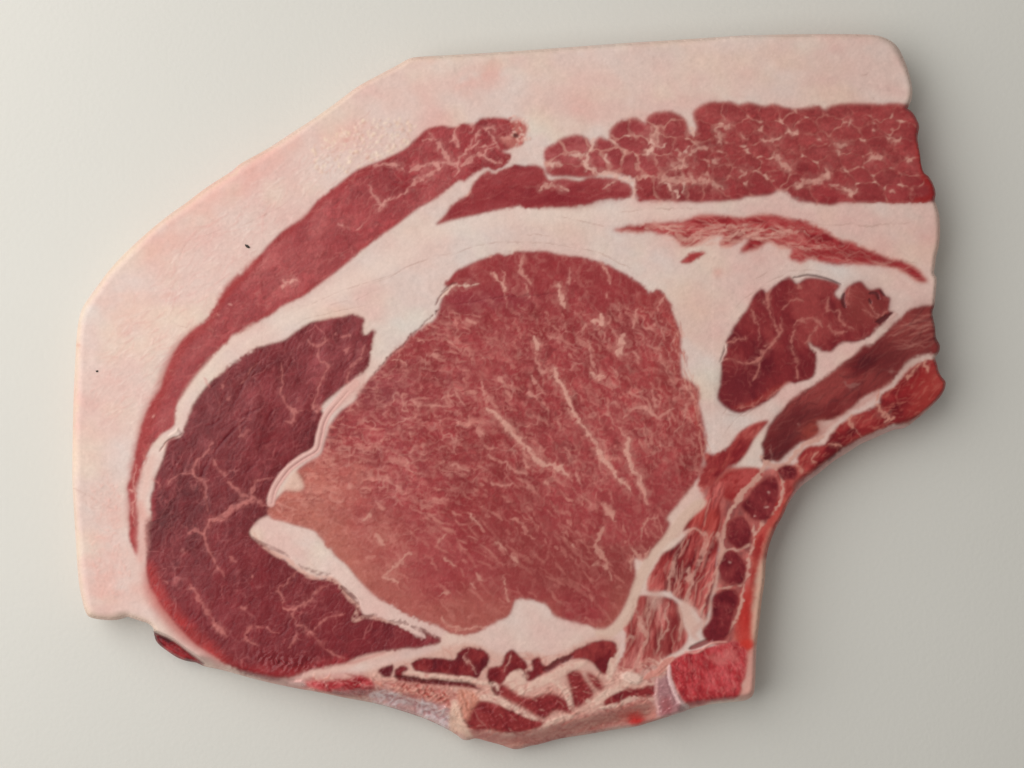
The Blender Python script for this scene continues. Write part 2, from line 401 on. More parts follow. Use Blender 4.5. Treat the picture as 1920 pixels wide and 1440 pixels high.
for i, (sx, sy) in enumerate(seeds):
    dx = wx - sx; dy = wy - sy
    c_, s_ = math.cos(.2), math.sin(.2)
    d = np.hypot((dx * c_ + dy * s_) * 0.78, (-dx * s_ + dy * c_) * 1.2)
    n_ = d < f1
    f3 = np.minimum(f3, np.maximum(f2, d)); f2o = f2
    f2 = np.where(n_, f1, np.minimum(f2, d)); idx = np.where(n_, i, idx); f1 = np.where(n_, d, f1)
e = f2 - f1
wl = sstep(1340, 1180, XX[sl])           # left lobes part further
jn = noise(sl, 20, 6) * 0.5 + 0.5
gap = sstep(2.2 + 3.0 * wl + 1.6 * jn, 0.4 + 0.8 * wl, e)
tone = rng.standard_normal(len(seeds)).astype(np.float32)[idx]
cb = meat(sl, (156, 72, 68), (142, 56, 56), (168, 88, 82), 12, 10, 1.5, 3, .35, .07)
low = sstep(290, 350, YY[sl])[..., None]
cb = cb * (1 - .5 * low) + meat(sl, (143, 52, 54), (126, 38, 42), (156, 70, 68), 12, 10, 1.5, 2, .4, .07) * .5 * low
cb = cb * (1 + 0.045 * tone[..., None])
lo = (wl * (1 - low[..., 0]))[..., None] * .6
cb = cb * (1 - lo) + meat(sl, (166, 84, 82), (150, 64, 66), (184, 112, 106), 10, 0, 1.5, 5, .5) * lo
cb = cb.astype(np.float32)
paint(SB, cb); lab(SB, 2)
r_ = np.clip((0.92 - blur(m, 6)) * 1.6, 0, 1) * sstep(300, 230, YY[sl]); paint((sl, r_ * m), (176, 98, 88), .6)
gm = gap * m * np.clip(0.30 + 0.5 * (jn - .5) + 0.25 * wl, 0, 1)
paint((sl, sstep(9, 0, e) * m * np.clip(.5 + .6 * noise(sl, 30, 7), 0, 1)), (176, 98, 90), .30)
paint((sl, sstep(16, 3, e + 0.5 * (wy - SEEDS[idx, 1])) * m), (128, 44, 44), .22)  # shading painted into each bundle, dark toward one side
kn = sstep(7.5, 2.0, f3 - f1) * sstep(-.5, .9, noise(sl, 24, 3)) * m
paint((sl, sstep(12, 3, f3 - f1) * m * .5), (184, 110, 100), .35)
paint((sl, kn), (212, 160, 146), .8)
paint((sl, gm), (196, 128, 116), .42)
paint((sl, gm * wl), (212, 160, 146), .45)
flecks(SB, 300, 0, 8, 1.6, .22, (190, 116, 106), 22, 60)
tri = sstep(4.2, 1.0, e) * sstep(.35, 1.2, noise(sl, 16, 2, 15, 1.5)) * m
paint((sl, tri), (208, 148, 134), .35)
Z[sl] += m * (0.1 - 0.08 * sstep(8, 0, e)) + 0.02 * m * noise(sl, 6, 1)
wet(SB, .35)
L[sl] = np.where((m > .5) & (gap < .5), 100 + idx, L[sl])
veins(3, '430,548 480,530 500,540|9;425,550 450,590 455,605|7;285,680 340,648 385,660|8;690,600 735,612 795,598|9;830,550 860,568 885,558|7;1105,630 1130,650 1150,628|9;1185,490 1180,530|5;1380,580 1440,610 1475,598|5;1300,690 1330,712 1360,698|8;1500,735 1535,710|9;765,690 800,740 845,775|12;570,780 590,795 560,820|8;195,740 240,752 262,762|15;125,815 170,832 250,838 310,830|16;330,828 400,850 465,890|12;1045,768 1050,800 1000,838 920,845 880,890|9;1060,850 1150,880 1190,912 1225,888|7;405,720 440,748|9;1150,875 1190,915|6;60,540 80,570 70,650 30,660|15;230,700 190,660|6;1310,710 1270,740|4;1300,545 1320,550|5;590,655 610,660|5;1400,890 1440,900|4;1020,605 1000,600|4;440,610 460,640|6;850,860 900,860|7;560,570 600,600|3', a=.6, c=(212, 158, 144), brk=.45, soft=2.2)
veins(2, '1480,850 1462,930|7;1235,600 1222,660 1195,730|8;1180,720 1230,780 1350,805 1480,845|7;1330,600 1375,640|5;1560,600 1560,660 1540,690|9;1100,700 1190,690|7;980,740 1060,750|8;1420,580 1440,570|4;1300,690 1320,740|4;1640,640 1590,650|5;1780,640 1740,690|7;1790,530 1800,590|10;1690,890 1720,930|4;1750,850 1745,910|3;1640,850 1680,890|3', a=.75, c=(218, 172, 158), brk=.2)
jj = (SB[0], SB[1] * sstep(1130, 1250, XX[SB[0]]))
net(jj, 17, 12, 1.4, 4, 1.8, .2, (190, 118, 108), gate=.35, warp=5, shade=.04)
# red wet end
for t, wd in (('1745,345 1752,362 1735,374 1715,378', 16), ('1728,310 1735,335 1752,350', 14), ('1722,240 1722,280 1728,310', 9), ('1735,380 1600,381', 5)):
    m2 = line(q(0, t), wd, 6); paint((m2[0], m2[1] * (L[m2[0]] > 1)), (150, 28, 26), .6); wet(m2, .7)

# ---- 3 wedge under it
W3 = q(2, '350,1085 400,1030 450,960 530,910 560,860 600,810 640,780 690,803 740,770 800,745 850,752 900,745 960,770 985,830 1060,822 1100,825 1160,835 1220,815 1340,818 1400,835 1452,885 1440,932 1300,945 1150,985 1050,985 960,990 800,990 650,1015 450,1060')
S3 = muscle(W3, (150, 60, 60), (134, 40, 46), (160, 78, 76), 3, scale=24, ang=-12, an=2.2, k=4, amp=.5, rim=(160, 78, 74), rimw=5)
paint(line(q(2, '460,1010 620,960 800,940 1000,940 1150,960 1300,930 1420,900'), 22, 12), (136, 38, 44), .5)
veins(2, '940,885 980,860 1100,890|8;1300,880 1340,850 1360,830|6;520,920 550,900|5;690,800 720,790|3', c=(206, 150, 138), a=.7)
flecks(S3, 120, -10, 22, 1.6, .2, (176, 96, 90), 31, 14)

# ---- 4 streaky flat muscle
C4 = q(0, '1150,430 1193,422 1233,417 1262,414 1283,412 1310,404 1343,402 1387,407 1410,404 1433,402 1460,404 1483,410 1510,415 1533,423 1560,440 1600,457 1650,477 1693,490 1720,503 1731,515 1740,528 1727,530 1710,522 1695,512 1667,500 1617,497 1567,497 1533,490 1520,485 1500,493 1480,483 1487,467 1463,462 1440,455 1420,467 1387,473 1397,457 1403,446 1373,460 1347,460 1357,443 1333,443 1303,460 1277,460 1260,443 1233,437 1200,437 1170,436')
S4 = muscle(C4, (162, 56, 56), (144, 40, 44), (180, 88, 82), 4, scale=9, ang=10, an=3.4, k=6, amp=.7, rim=(184, 96, 86), rimw=4, b=3.2)
muscle(q(0, '1278,492 1287,480 1297,473 1323,471 1312,482 1292,493'), (172, 76, 70), (160, 60, 58), (192, 110, 100), 5, scale=8, ang=-25, an=2, k=2, b=2)
flecks(S4, 150, 14, 30, 2.4, .30, (212, 146, 134), 41, 16)
flecks(mask(q(0, '1220,420 1460,420 1470,450 1400,470 1300,465 1230,445'), 4), 60, -8, 30, 3.6, .45, (218, 164, 150), 42, 16)
veins(3, '20,1112 100,1098 250,1085|5;430,1140 520,1092 640,1080|7;460,1190 560,1125 690,1112|7;710,1165 800,1122 950,1142|8;280,1160 360,1110 420,1100|6;740,1200 830,1210 900,1180|5;560,1160 640,1150 720,1190|7;880,1210 960,1220 1030,1200|4;1100,1240 1200,1250|3;1300,1290 1420,1300|4;200,1130 290,1180|8;960,1280 1010,1260|5', c=(212, 158, 144), a=.5)
paint(line(q(3, '900,1230 1000,1240 1150,1240 1300,1275 1450,1310'), 14, 9), (140, 34, 38), .6)

# ---- 5 oval muscle
D5 = q(6, '440,740 448,660 455,600 460,540 478,480 500,440 484,420 510,370 540,320 575,270 600,240 640,160 690,125 712,148 740,120 790,80 840,65 885,95 940,62 1040,70 1125,102 1098,150 1130,180 1165,115 1240,80 1290,128 1350,118 1380,160 1412,180 1402,250 1432,262 1350,330 1300,380 1220,430 1130,430 1070,482 1000,462 948,415 970,460 995,500 990,580 950,630 870,662 830,650 730,750 640,800 560,825 490,800')
S5 = muscle(D5, (130, 46, 48), (108, 30, 38), (150, 68, 64), 6, scale=24, ang=60, an=1.6, k=5, amp=.5, rim=(116, 32, 38), rimw=5, gl=.45)
paint(mask(q(6, '450,620 560,560 680,600 640,720 540,790 460,760'), 14), (98, 24, 34), .6)
paint(mask(q(6, '1140,160 1240,90 1400,190 1400,260 1300,330 1150,320'), 12), (140, 62, 56), .5)
paint(line(q(6, '540,790 640,770 760,690 850,640'), 9, 5), (160, 50, 44), .5)
veins(6, '470,525 520,518 600,552 660,530 690,480 740,430 785,380 800,290|6;785,380 740,300 715,200 740,130|4;672,540 665,590 630,640|5;860,330 910,290 990,300 1030,340|5;870,350 850,440 880,560 880,640|4;620,240 660,320 680,420|3;490,440 540,410 600,395|6;890,95 905,125|7;800,240 860,180 920,190|3;1060,330 1100,370 1160,360|5;1110,240 1140,310 1200,350|4;1290,200 1340,280 1385,250|4;1060,180 1055,250 1110,240|3;620,550 680,510|8;700,745 780,690 830,650|3;880,300 940,310|7;1000,330 960,390 930,430|4;540,790 640,780 700,730|3;700,440 740,430|5;1180,110 1170,180 1180,230|3;1250,240 1330,290|3;710,150 720,220|6', c=(186, 114, 104), a=.62)
flecks(S5, 260, 50, 12, 1.6, .3, (176, 100, 92), 51, 50)
for t, wd in (('860,70 940,48 1040,62 1135,100', 4), ('1150,150 1140,190 1155,232', 7), ('1290,150 1330,150 1345,185', 6), ('1330,312 1380,290 1425,262', 8), ('1350,130 1380,165', 4), ('1290,180 1300,210', 5), ('480,440 450,540', 2)):
    m2 = line(q(6, t), wd, 1.2); paint(m2, (74, 30, 34), .7); lift(m2, -.4)
for t in ('1400,290 1440,260', '1340,350 1420,290 1450,260', '1370,350 1430,300'):
    m2 = line(q(6, t), 5, 1.5); paint(m2, (206, 168, 158), .7)

# ---- 6 rib (long dark piece) and 7 edge meat
E6 = q(6, '1720,160 1655,212 1600,218 1560,228 1500,250 1440,310 1370,380 1310,420 1230,470 1130,550 1000,650 900,710 830,770 760,850 720,900 700,960 680,1000 692,1040 680,1090 720,1118 738,1090 780,1100 840,1040 900,990 960,970 1010,920 1000,870 1080,862 1160,820 1260,740 1360,690 1440,620 1500,540 1600,490 1720,460')
S6 = muscle(E6, (116, 42, 42), (92, 26, 32), (142, 66, 60), 7, scale=26, ang=-38, an=2.2, k=2, amp=.5, rim=(136, 62, 56), rimw=5, gl=.4, b=2.4)
paint(mask(q(6, '1380,380 1500,260 1680,210 1700,460 1560,500 1400,560'), 14), (140, 60, 56), .5)
paint(mask(q(6, '1330,480 1430,430 1560,480 1450,560 1340,640 1280,600'), 14), (92, 28, 32), .6)
paint(mask(q(6, '740,900 860,800 1000,760 1010,860 880,980 780,1080'), 10), (88, 28, 32), .5)
paint(mask(q(6, '900,930 1000,860 1060,880 960,980'), 7), (158, 66, 54), .6)
flecks(S6, 160, -36, 22, 1.6, .18, (160, 96, 88), 61, 12)
flecks(mask(q(6, '1440,320 1640,230 1660,440 1500,480 1420,440'), 5), 30, -12, 60, 3.4, .3, (178, 112, 102), 62, 8)
flecks(S6, 90, -34, 30, 4, .3, (84, 30, 34), 63, 14)
veins(6, '1150,660 1190,672 1230,655|6;1400,590 1450,590|4;735,1000 740,1090|3;880,880 900,885|2', c=(150, 96, 90), a=.6)
F7 = q(6, '1760,500 1640,520 1530,562 1450,650 1370,720 1330,780 1240,820 1180,850 1120,890 1060,950 1035,1000 940,1010 890,1060 880,1110 800,1130 770,1160 790,1220 800,1290 770,1350 700,1500 800,1420 880,1250 1000,1150 1120,1050 1240,975 1340,925 1440,895 1530,880 1620,800 1760,700')
S7 = muscle(F7, (146, 46, 46), (114, 28, 34), (168, 76, 68), 8, scale=20, ang=-30, an=1.8, k=1, amp=.6, rim=(160, 60, 50), rimw=5, gl=.6, b=2.2)
paint(mask(q(6, '1600,560 1720,660 1640,780 1540,860 1480,860 1560,740'), 10), (160, 56, 48), .6)
paint(mask(q(6, '1480,600 1600,580 1660,660 1560,700 1450,760'), 10), (150, 32, 34), .5)
veins(6, '1330,780 1370,840 1415,862|9;1200,900 1180,860 1200,840|6;1500,640 1530,590 1600,530|5;1350,700 1330,760|6;1240,960 1210,900|3;1060,1000 1140,1010|4;880,1110 910,1160|8;760,1320 800,1270|3;1600,540 1620,600|7;1000,1040 960,1080 990,1110|3;1440,850 1380,880|4', c=(204, 140, 124), a=.7)
flecks(S7, 160, -35, 14, 2.2, .35, (190, 108, 94), 71, 30)

# fatty ground of the chine side
chine = mask(q(0, '1310,900 1330,870 1420,880 1480,870 1500,900 1475,960 1450,1010 1440,1080 1425,1180 1418,1210 1350,1215 1330,1180 1345,1080 1350,1000 1330,960'), 4)
paint(chine, meat(chine[0], (154, 60, 54), (126, 36, 38), (184, 96, 84), 12, 110, 2, 3, .7), .9)
paint(line(q(6, '1420,640 1330,720 1200,800 1080,880 960,990'), 9, 6), (176, 92, 82), .4)
# ---- 8.. small meats by the chine
I8 = q(6, '365,1045 430,1055 500,1010 560,930 620,890 680,868 722,872 650,960 600,1050 540,1112 480,1140 410,1220 350,1250 338,1210 365,1120')
S8 = muscle(I8, (158, 66, 60), (136, 42, 44), (180, 96, 84), 9, scale=10, ang=-50, an=2.6, k=3, amp=.7, b=2.2)
J9 = q(6, '440,1190 520,1142 640,1128 684,1160 640,1220 570,1290 530,1322 470,1300 425,1230')
S9 = muscle(J9, (156, 54, 50), (138, 38, 40), (178, 84, 76), 10, scale=14, ang=-40, an=1.6, k=4, amp=.7, rim=(176, 88, 78), rimw=4, b=2.4)
KF = [q(0, '1433,900 1447,893 1458,900 1459,923 1449,957 1437,978 1420,973 1400,962 1392,950 1400,935 1415,915'), ell(1385, 998, 22, 29, -8), ell(1373, 1066, 26, 30, -12),
      q(9, '1010,540 1060,505 1130,498 1152,560 1122,640 1102,740 1050,792 980,780 952,720 1000,660 1010,600'), ell(1477, 886, 17, 14, 20)]

# red band along the outer edge
R11 = q(9, '1440,-10 1400,60 1345,130 1308,230 1275,340 1252,450 1238,560 1230,780 1235,840 1205,870 1150,800 1130,750 1150,640 1190,560 1215,450 1235,330 1245,200 1300,90 1340,0')
S11 = muscle(R11, (172, 62, 54), (150, 36, 38), (196, 96, 82), 11, scale=14, ang=100, an=2.4, k=2, amp=.6, rim=(190, 92, 78), rimw=6, b=3)
paint(line(q(9, '1200,480 1190,640 1200,760 1190,870 1170,1010'), 26, 9), (186, 46, 38), .65)
for t, wd in (('640,510 600,600 585,700 568,800 545,900 520,1000 500,1090', 22), ('800,300 760,370 690,440 640,520', 26), ('770,270 830,320 900,300 960,230 1010,200 1080,170', 24), ('860,350 880,420 860,500 810,560 740,640', 14), ('735,600 740,690 715,780 710,840 640,890 560,910', 18), ('590,720 660,720 720,690', 16), ('690,880 680,980 640,1080 590,1140', 14), ('490,1090 520,1140 560,1150', 18)):
    m2 = line(q(10, t), wd / 2.563, 2.2, wob=1.0); paint(m2, (204, 154, 140), .85); lift(m2, .05)
for i, k in enumerate(KF):
    kx = sum(a for a, b in k) / len(k); ky = sum(b for a, b in k) / len(k); k = [((x - kx) * 1.04 + kx + r2.normal() * 1.4, (y - ky) * 1.04 + ky + r2.normal() * 1.4) for x, y in k]
    s = muscle(k, (118, 38, 44), (98, 24, 34), (138, 58, 58), 20 + i, scale=12, ang=60, an=1.4, k=i, amp=.5, rim=(146, 60, 56), rimw=3, gl=.7, b=2.0, dome=-.1)
    flecks(s, 16, 60, 9, 1.6, .35, (180, 100, 92), 80 + i, 40)
for x, y in ((1367, 1056), (1441, 923), (1436, 952), (1418, 966)):
    m2 = mask(ell(x, y, 3, 2.2, 40), .8, sm=False); paint(m2, (200, 150, 142), .7)

# ---- fan muscle beside the chine, two bundles
L1 = q(9, '838,168 868,90 940,10 990,-60 1010,-100 1055,-110 1075,-60 1050,0 1055,80 1052,200 1032,330 1030,400 992,560 972,662 940,655 900,600 800,540 760,500 690,515 640,500 650,420 680,370 720,300 800,250 880,160')
S12 = muscle(L1, (154, 58, 54), (118, 32, 36), (196, 112, 100), 12, scale=9, ang=108, an=5.5, k=6, amp=.85, b=2.2)
paint(mask(q(9, '860,120 960,20 1040,60 1040,200 960,240 930,150'), 9), (172, 58, 50), .7)
flecks(S12, 26, 110, 34, 3.6, .45, (208, 150, 136), 91, 9)
flecks(S12, 60, 110, 40, 3.4, .35, (112, 34, 38), 92, 9)
veins(9, '970,170 970,230 940,330 900,420 870,560|9;1040,190 1060,300 1000,460 950,620|5;880,370 870,450|13;790,330 770,430 760,510|6;940,640 960,580|6;750,200 850,180 900,150 960,190|5;830,280 800,330 790,400|4;1030,170 1050,220|7', c=(208, 154, 140), a=.6, wob=.8)
L2 = q(9, '560,545 620,528 700,538 760,540 810,570 832,620 845,690 872,760 832,828 740,880 640,940 560,962 480,962 466,930 508,860 522,760 500,700 540,620')
S13 = muscle(L2, (162, 78, 70), (134, 50, 48), (198, 130, 116), 13, scale=9, ang=97, an=5.5, k=3, amp=.85, b=2.0)
flecks(S13, 22, 98, 46, 3.6, .42, (212, 156, 140), 93, 9)
flecks(S13, 60, 98, 44, 3.4, .35, (134, 50, 50), 94, 9)
veins(9, '570,560 590,640 620,700 640,770 600,870 560,950|7;690,540 660,600 640,700|6;760,560 740,640 760,700 700,800|5;820,590 835,690 820,790|6;520,790 560,760|7;700,560 720,720 690,860|3;590,680 620,740|10', c=(206, 156, 142), a=.5, wob=.8)
paint(mask(q(9, '640,520 700,500 730,540 700,600 670,610'), 4), (200, 158, 146), .6)
paint(mask(q(9, '820,570 890,560 900,640 930,680 900,760 850,700'), 5), (212, 170, 156), .8)
paint(line(q(9, '900,600 960,660 900,740 930,780'), 10, 4), (204, 158, 146), .6)
# seam fat between the eye and the fan
for t, wd in (('940,10 850,90 790,170 700,250 650,340 600,430 560,540 520,650 440,730 380,745', 21), ('330,1430 380,1340 300,1400', 8)):
    m2 = line(q(9, t), wd, 4, taper=False); paint(m2, (212, 178, 162), .9); lift(m2, .05)

# ---- 14 dark side muscle
H14 = q(0, '577,607 613,597 640,594 663,591 683,600 680,612 682,624 703,619 700,632 697,643 695,665 690,687 676,704 660,720 645,727 633,735 603,762 607,780 597,807 590,837 575,848 560,857 530,883 520,898 513,917 505,928 502,940 512,957 507,964 483,977 470,1000 485,1013 500,1027 540,1057 573,1077 600,1085 630,1087 650,1113 673,1137 683,1153 700,1152 747,1166 793,1183 828,1199 807,1208 740,1220 690,1230 673,1240 620,1253 567,1260 533,1273 493,1270 433,1250 410,1235 373,1212 347,1188 317,1154 293,1120 277,1083 273,1040 270,1000 276,973 283,960 285,933 290,897 303,867 311,840 318,824 340,817 350,790 367,750 393,717 433,683 483,653 533,637 555,622')
S14 = muscle(H14, (114, 44, 48), (94, 30, 36), (136, 70, 72), 14, scale=26, ang=-60, an=1.6, k=3, amp=.45, gl=.4)
sl = S14[0]
up = (noise(sl, 60, 2) * .3 + sstep(1150, 950, YY[sl] + (XX[sl] - 400) * .4)).clip(0, 1)
paint((sl, S14[1] * (1 - up)), (124, 36, 44), .5)
paint(mask(q(7, '1500,480 1590,440 1700,600 1760,700 1920,720 2150,780 1920,830 1700,880 1560,850 1450,730'), 12), (120, 34, 42), .6)
paint(line(q(0, '281,1060 287,1100 308,1140 335,1172 372,1205 420,1240'), 36, 14), (170, 48, 46), .7)
paint(line(q(0, '420,1238 470,1255 540,1262 600,1250 660,1235'), 22, 9), (150, 40, 44), .5)
paint(line(q(4, '600,1180 570,1300 550,1430'), 9, 5), (140, 44, 52), .6)
for ln, an_, c, sd in ((34, -62, (94, 30, 40), 101), (26, -50, (100, 34, 42), 102), (24, -70, (152, 82, 84), 103), (16, -20, (150, 80, 82), 104)):
    flecks(S14, 260, an_, ln, 2.2, .34, c, sd, 16, z=(-.06 if c[0] < 110 else .02))
net(S14, 46, -58, 1.6, 1, 1.8, .42, (184, 110, 110), gate=.25, warp=18, shade=.05)
net(S14, 17, -58, 1.8, 5, 1.3, .25, (168, 96, 98), gate=.3, warp=8, shade=.03)
net(S14, 13, -62, 2.0, 2, 1.5, .28, (92, 28, 38), gate=.2, warp=6, z=-.06)
web(S14, 24, -62, 2.2, 3, .06, .45, (92, 28, 38), dens=.2, z=-0.10, warp=12)
web(S14, 20, -55, 1.8, 5, .10, .28, (160, 88, 90), dens=.2, z=.02, warp=10)
for t in ('1140,560 1080,640 1060,690 1010,780', '1110,780 1080,860 1000,930 940,1010', '950,850 900,890 860,900', '1150,1080 1130,1110 1080,1160', '880,1080 840,1180 870,1320 880,1380', '1170,790 1090,830 1050,860', '700,900 760,1000', '1240,800 1200,870', '1010,930 930,1010 910,1060'):
    m2 = line(q(4, t), 5, 2.2); paint(m2, (92, 24, 36), .45); lift(m2, -.15)
veins(4, '1425,410 1465,445 1530,430 1520,400|5;1490,460 1490,520 1550,550 1505,650 1480,740 1455,795 1515,800|5;1290,540 1290,650 1280,720 1330,790 1360,820 1410,800|4;1360,820 1350,880 1300,870|4;1345,800 1390,830|12;1620,400 1680,375|5;1625,468 1680,455|7;1750,440 1725,520 1670,590 1660,660|6;1040,960 1110,920|5;1050,870 1050,950|3;885,1000 870,1040 800,1110 788,1160 850,1220 850,1290 870,1370|6;885,985 890,1000|9;640,1230 700,1170 790,1160|4;900,1080 930,1160 985,1168|4;980,1210 1060,1280 1120,1300 1180,1340 1250,1350|7;1120,1300 1060,1340 990,1360 960,1400 880,1435|7;1120,1290 1140,1200 1260,1190|4;1460,790 1510,800|9;970,750 1000,725|4;1140,545 1060,660|3;560,1180 600,1250|3;1375,750 1385,755|8;1580,380 1590,385|4;840,610 880,680|3;950,670 960,675|5;1740,700 1620,700|3', a=.48, c=(194, 122, 118), brk=.5)
veins(7, '1130,0 1000,50 960,100 880,120 850,180 870,260 920,360 960,420|6;850,180 800,170 770,190|5;770,460 810,540 870,620 920,700 990,760|6;1400,380 1340,410 1310,470 1268,485 1280,540 1310,600 1350,610|4;1590,460 1500,490 1440,560 1350,610 1370,690 1440,740 1490,780 1550,850 1640,880|6;1640,630 1530,660 1470,730|4;1130,690 1200,720 1265,730|4;1120,700 1090,770 1150,810|8;1370,760 1330,820|4;900,690 985,755|7;775,480 780,500|7;990,320 1030,340|6;1110,410 1120,430|5;620,440 650,460|3;1300,600 1360,610|4;760,300 720,260|3;1440,740 1480,745|7;1050,600 1100,600|5', a=.48, c=(192, 118, 114), brk=.5)
C[S14[0]] *= (1 + S14[1][..., None] * np.array([.06, -.02, -.06]))
m2 = mask(q(0, '478,985 486,980 480,1000 486,1008 476,1002'), 1.2); paint(m2, (120, 70, 70), .5)

# ---- 15 eye of the loin
G15 = q(0, '833,533 845,520 860,507 880,497 900,487 940,477 980,473 1020,472 1067,480 1095,484 1117,490 1143,500 1167,513 1200,532 1218,549 1228,545 1238,546 1250,562 1260,580 1267,597 1274,620 1277,643 1275,665 1277,687 1280,707 1295,716 1307,727 1311,742 1310,760 1316,780 1320,800 1324,833 1320,860 1317,883 1307,900 1290,922 1273,943 1250,972 1256,980 1250,997 1223,1030 1207,1048 1190,1046 1188,1060 1190,1080 1180,1113 1163,1150 1143,1173 1123,1178 1083,1169 1040,1153 1017,1130 987,1123 967,1127 953,1153 927,1167 887,1187 853,1190 827,1177 773,1157 727,1133 693,1107 660,1073 640,1053 620,1030 600,1005 590,996 570,992 550,987 535,982 517,977 503,962 508,948 517,938 535,918 550,895 558,882 575,868 600,853 610,822 620,795 640,770 665,752 672,735 690,712 712,688 740,655 777,624 813,601 823,580 830,560 843,541')
S15 = muscle(G15, (156, 66, 66), (144, 54, 54), (168, 84, 80), 15, scale=22, ang=40, an=1.3, k=2, amp=.4, rim=(146, 56, 54), rimw=6, fine=.045, b=2.6, dome=.02)
sl, m = S15
x, y = XX[sl], YY[sl]
wob = 40 * noise(sl, 90, 5)
paint((sl, m * sstep(640, 520, y + wob * .6)), (146, 46, 50), .7)
paint((sl, m * sstep(1150, 1270, x + wob) * sstep(950, 700, y)), (156, 56, 54), .45)
paint((sl, m * sstep(1000, 1120, y + (700 - x) * .25 + wob)), (172, 96, 84), .6)
paint((sl, m * sstep(780, 600, x + wob) * sstep(820, 900, y)), (186, 112, 96), .7)
paint((sl, m * sstep(930, 1010, y + wob) * sstep(850, 1000, x) * sstep(1150, 1080, y)), (134, 52, 50), .65)
paint((sl, m * np.exp(-((x - 720) / 60) ** 2 - ((y - 730) / 40) ** 2)), (140, 64, 70), .5)
paint((sl, m * np.exp(-((x - 900) / 110) ** 2 - ((y - 563) / 20) ** 2)), (132, 42, 54), .6)
def gang(x, y):
    t = min(max((x - 600) / 650, 0), 1); u = min(max((y - 520) / 500, 0), 1)
    return -10 + 62 * t + 18 * u - (20 if y < 760 and x < 850 else 0)
midm = (sl, m * np.clip(.9 - .35 * sstep(1010, 1100, y) - .7 * sstep(600, 530, y), 0, 1))
web(midm, 15, 10, 1.4, 1, .20, .10, (194, 118, 108), dens=0, warp=9)
web(midm, 9, 30, 1.6, 4, .24, .08, (198, 124, 112), dens=.1, warp=6)
web((sl, midm[1] * sstep(850, 1000, x)), 22, 62, 1.8, 6, .13, .18, (204, 134, 122), dens=.2, warp=12)
web((sl, m * sstep(900, 700, x)), 17, -12, 1.9, 3, .16, .15, (204, 132, 120), dens=.1, warp=9)
web(midm, 13, 20, 1.6, 2, .16, .3, (128, 44, 46), dens=.1, warp=9, z=-.03)
nA = noise(sl, 12, 1, 15, 1.5, 3, 6); nB = noise(sl, 12, 2, 58, 1.9, 3, 6); wr = sstep(820, 1020, x + .3 * (y - 700))
nn_ = nA * (1 - wr) + nB * wr
paint((sl, midm[1] * sstep(.4, 1.6, nn_)), (192, 116, 108), .32)
paint((sl, midm[1] * sstep(.4, 1.6, -nn_)), (138, 50, 50), .3)
low_ = (sl, m * np.clip(.28 + .72 * sstep(1020, 860, y + .12 * (x - 900)), 0, 1) * (1 - .55 * sstep(610, 540, y)))
lf = (sl, low_[1] * sstep(960, 860, x)); rt = (sl, low_[1] * sstep(860, 960, x))
for rg_, an_ in ((lf, 12), (rt, 56)):
    scales(rg_, 26, an_, 1.7, 2, .42, (206, 138, 126), gate=.25, warp=11)
    scales(rg_, 13, an_, 1.8, 5, .34, (204, 134, 122), gate=.2, warp=6)
    net(rg_, 30, an_, 1.7, 1, 2.6, .42, (212, 148, 136), gate=.3, warp=9, shade=.05)
    net(rg_, 17, an_, 1.7, 4, 2.0, .26, (208, 140, 128), gate=.35, warp=6, shade=.05)
    net(rg_, 10, an_, 1.8, 6, 1.8, .12, (204, 134, 124), gate=.5, warp=3, shade=.03)
Z[sl] += midm[1] * .05 * nn_
flecks(midm, 260, 0, 10, 3.0, .30, (204, 132, 120), 111, 28, gang)
flecks(midm, 360, 0, 15, 4.0, .5, (206, 136, 124), 112, 16, gang)
flecks(midm, 500, 0, 18, 2.6, .35, (132, 46, 48), 113, 25, gang, z=-.03)
flecks((sl, m * sstep(940, 1000, y)), 120, 42, 24, 4.2, .42, (192, 118, 108), 114, 14, curve=.12)
flecks((sl, m * sstep(940, 1000, y)), 160, 42, 9, 3.0, .3, (196, 122, 112), 115, 30)
# pebbled patch
peb = mask(q(5, '640,300 760,260 900,240 1080,280 1180,330 1160,420 1000,420 900,520 760,560 680,500 560,460'), 10)
web(peb, 6, 0, 1.3, 5, .30, .4, (188, 112, 104), dens=-.3, warp=4, z=.05)
web(peb, 5, 20, 1.3, 2, .25, .35, (122, 42, 46), dens=-.2, warp=4, z=-.05)
stk = ['640,790 700,850 760,910 800,960 860,1010 900,1070 950,1110 1040,1130 1085,1165|10', '1020,560 1030,630 1080,690 1110,780 1150,840|9', '1150,840 1200,920 1250,990 1270,1060 1340,1140 1380,1190 1450,1262|9', '1440,960 1430,1040 1460,1140 1500,1200 1530,1300|10', '1035,110 1048,160 1080,232|9',
       '670,40 730,100 752,145|6', '1405,385 1380,500|14', '905,395 935,465|11', '1220,305 1260,320 1295,335|9', '1290,340 1280,265|8', '1210,590 1290,610|10']
veins(5, ';'.join(stk), a=.9, c=(212, 154, 140), brk=.35, label=lambda i: 300 + i, soft=1.6)
veins(2, '850,1245 830,1335 870,1390 890,1425|8;1270,1300 1310,1330 1330,1410|5;1100,1320 1105,1420|4;660,1360 730,1420|5;720,1330 740,1420|3;640,1260 670,1270|4', a=.65, c=(206, 142, 130), brk=.35)
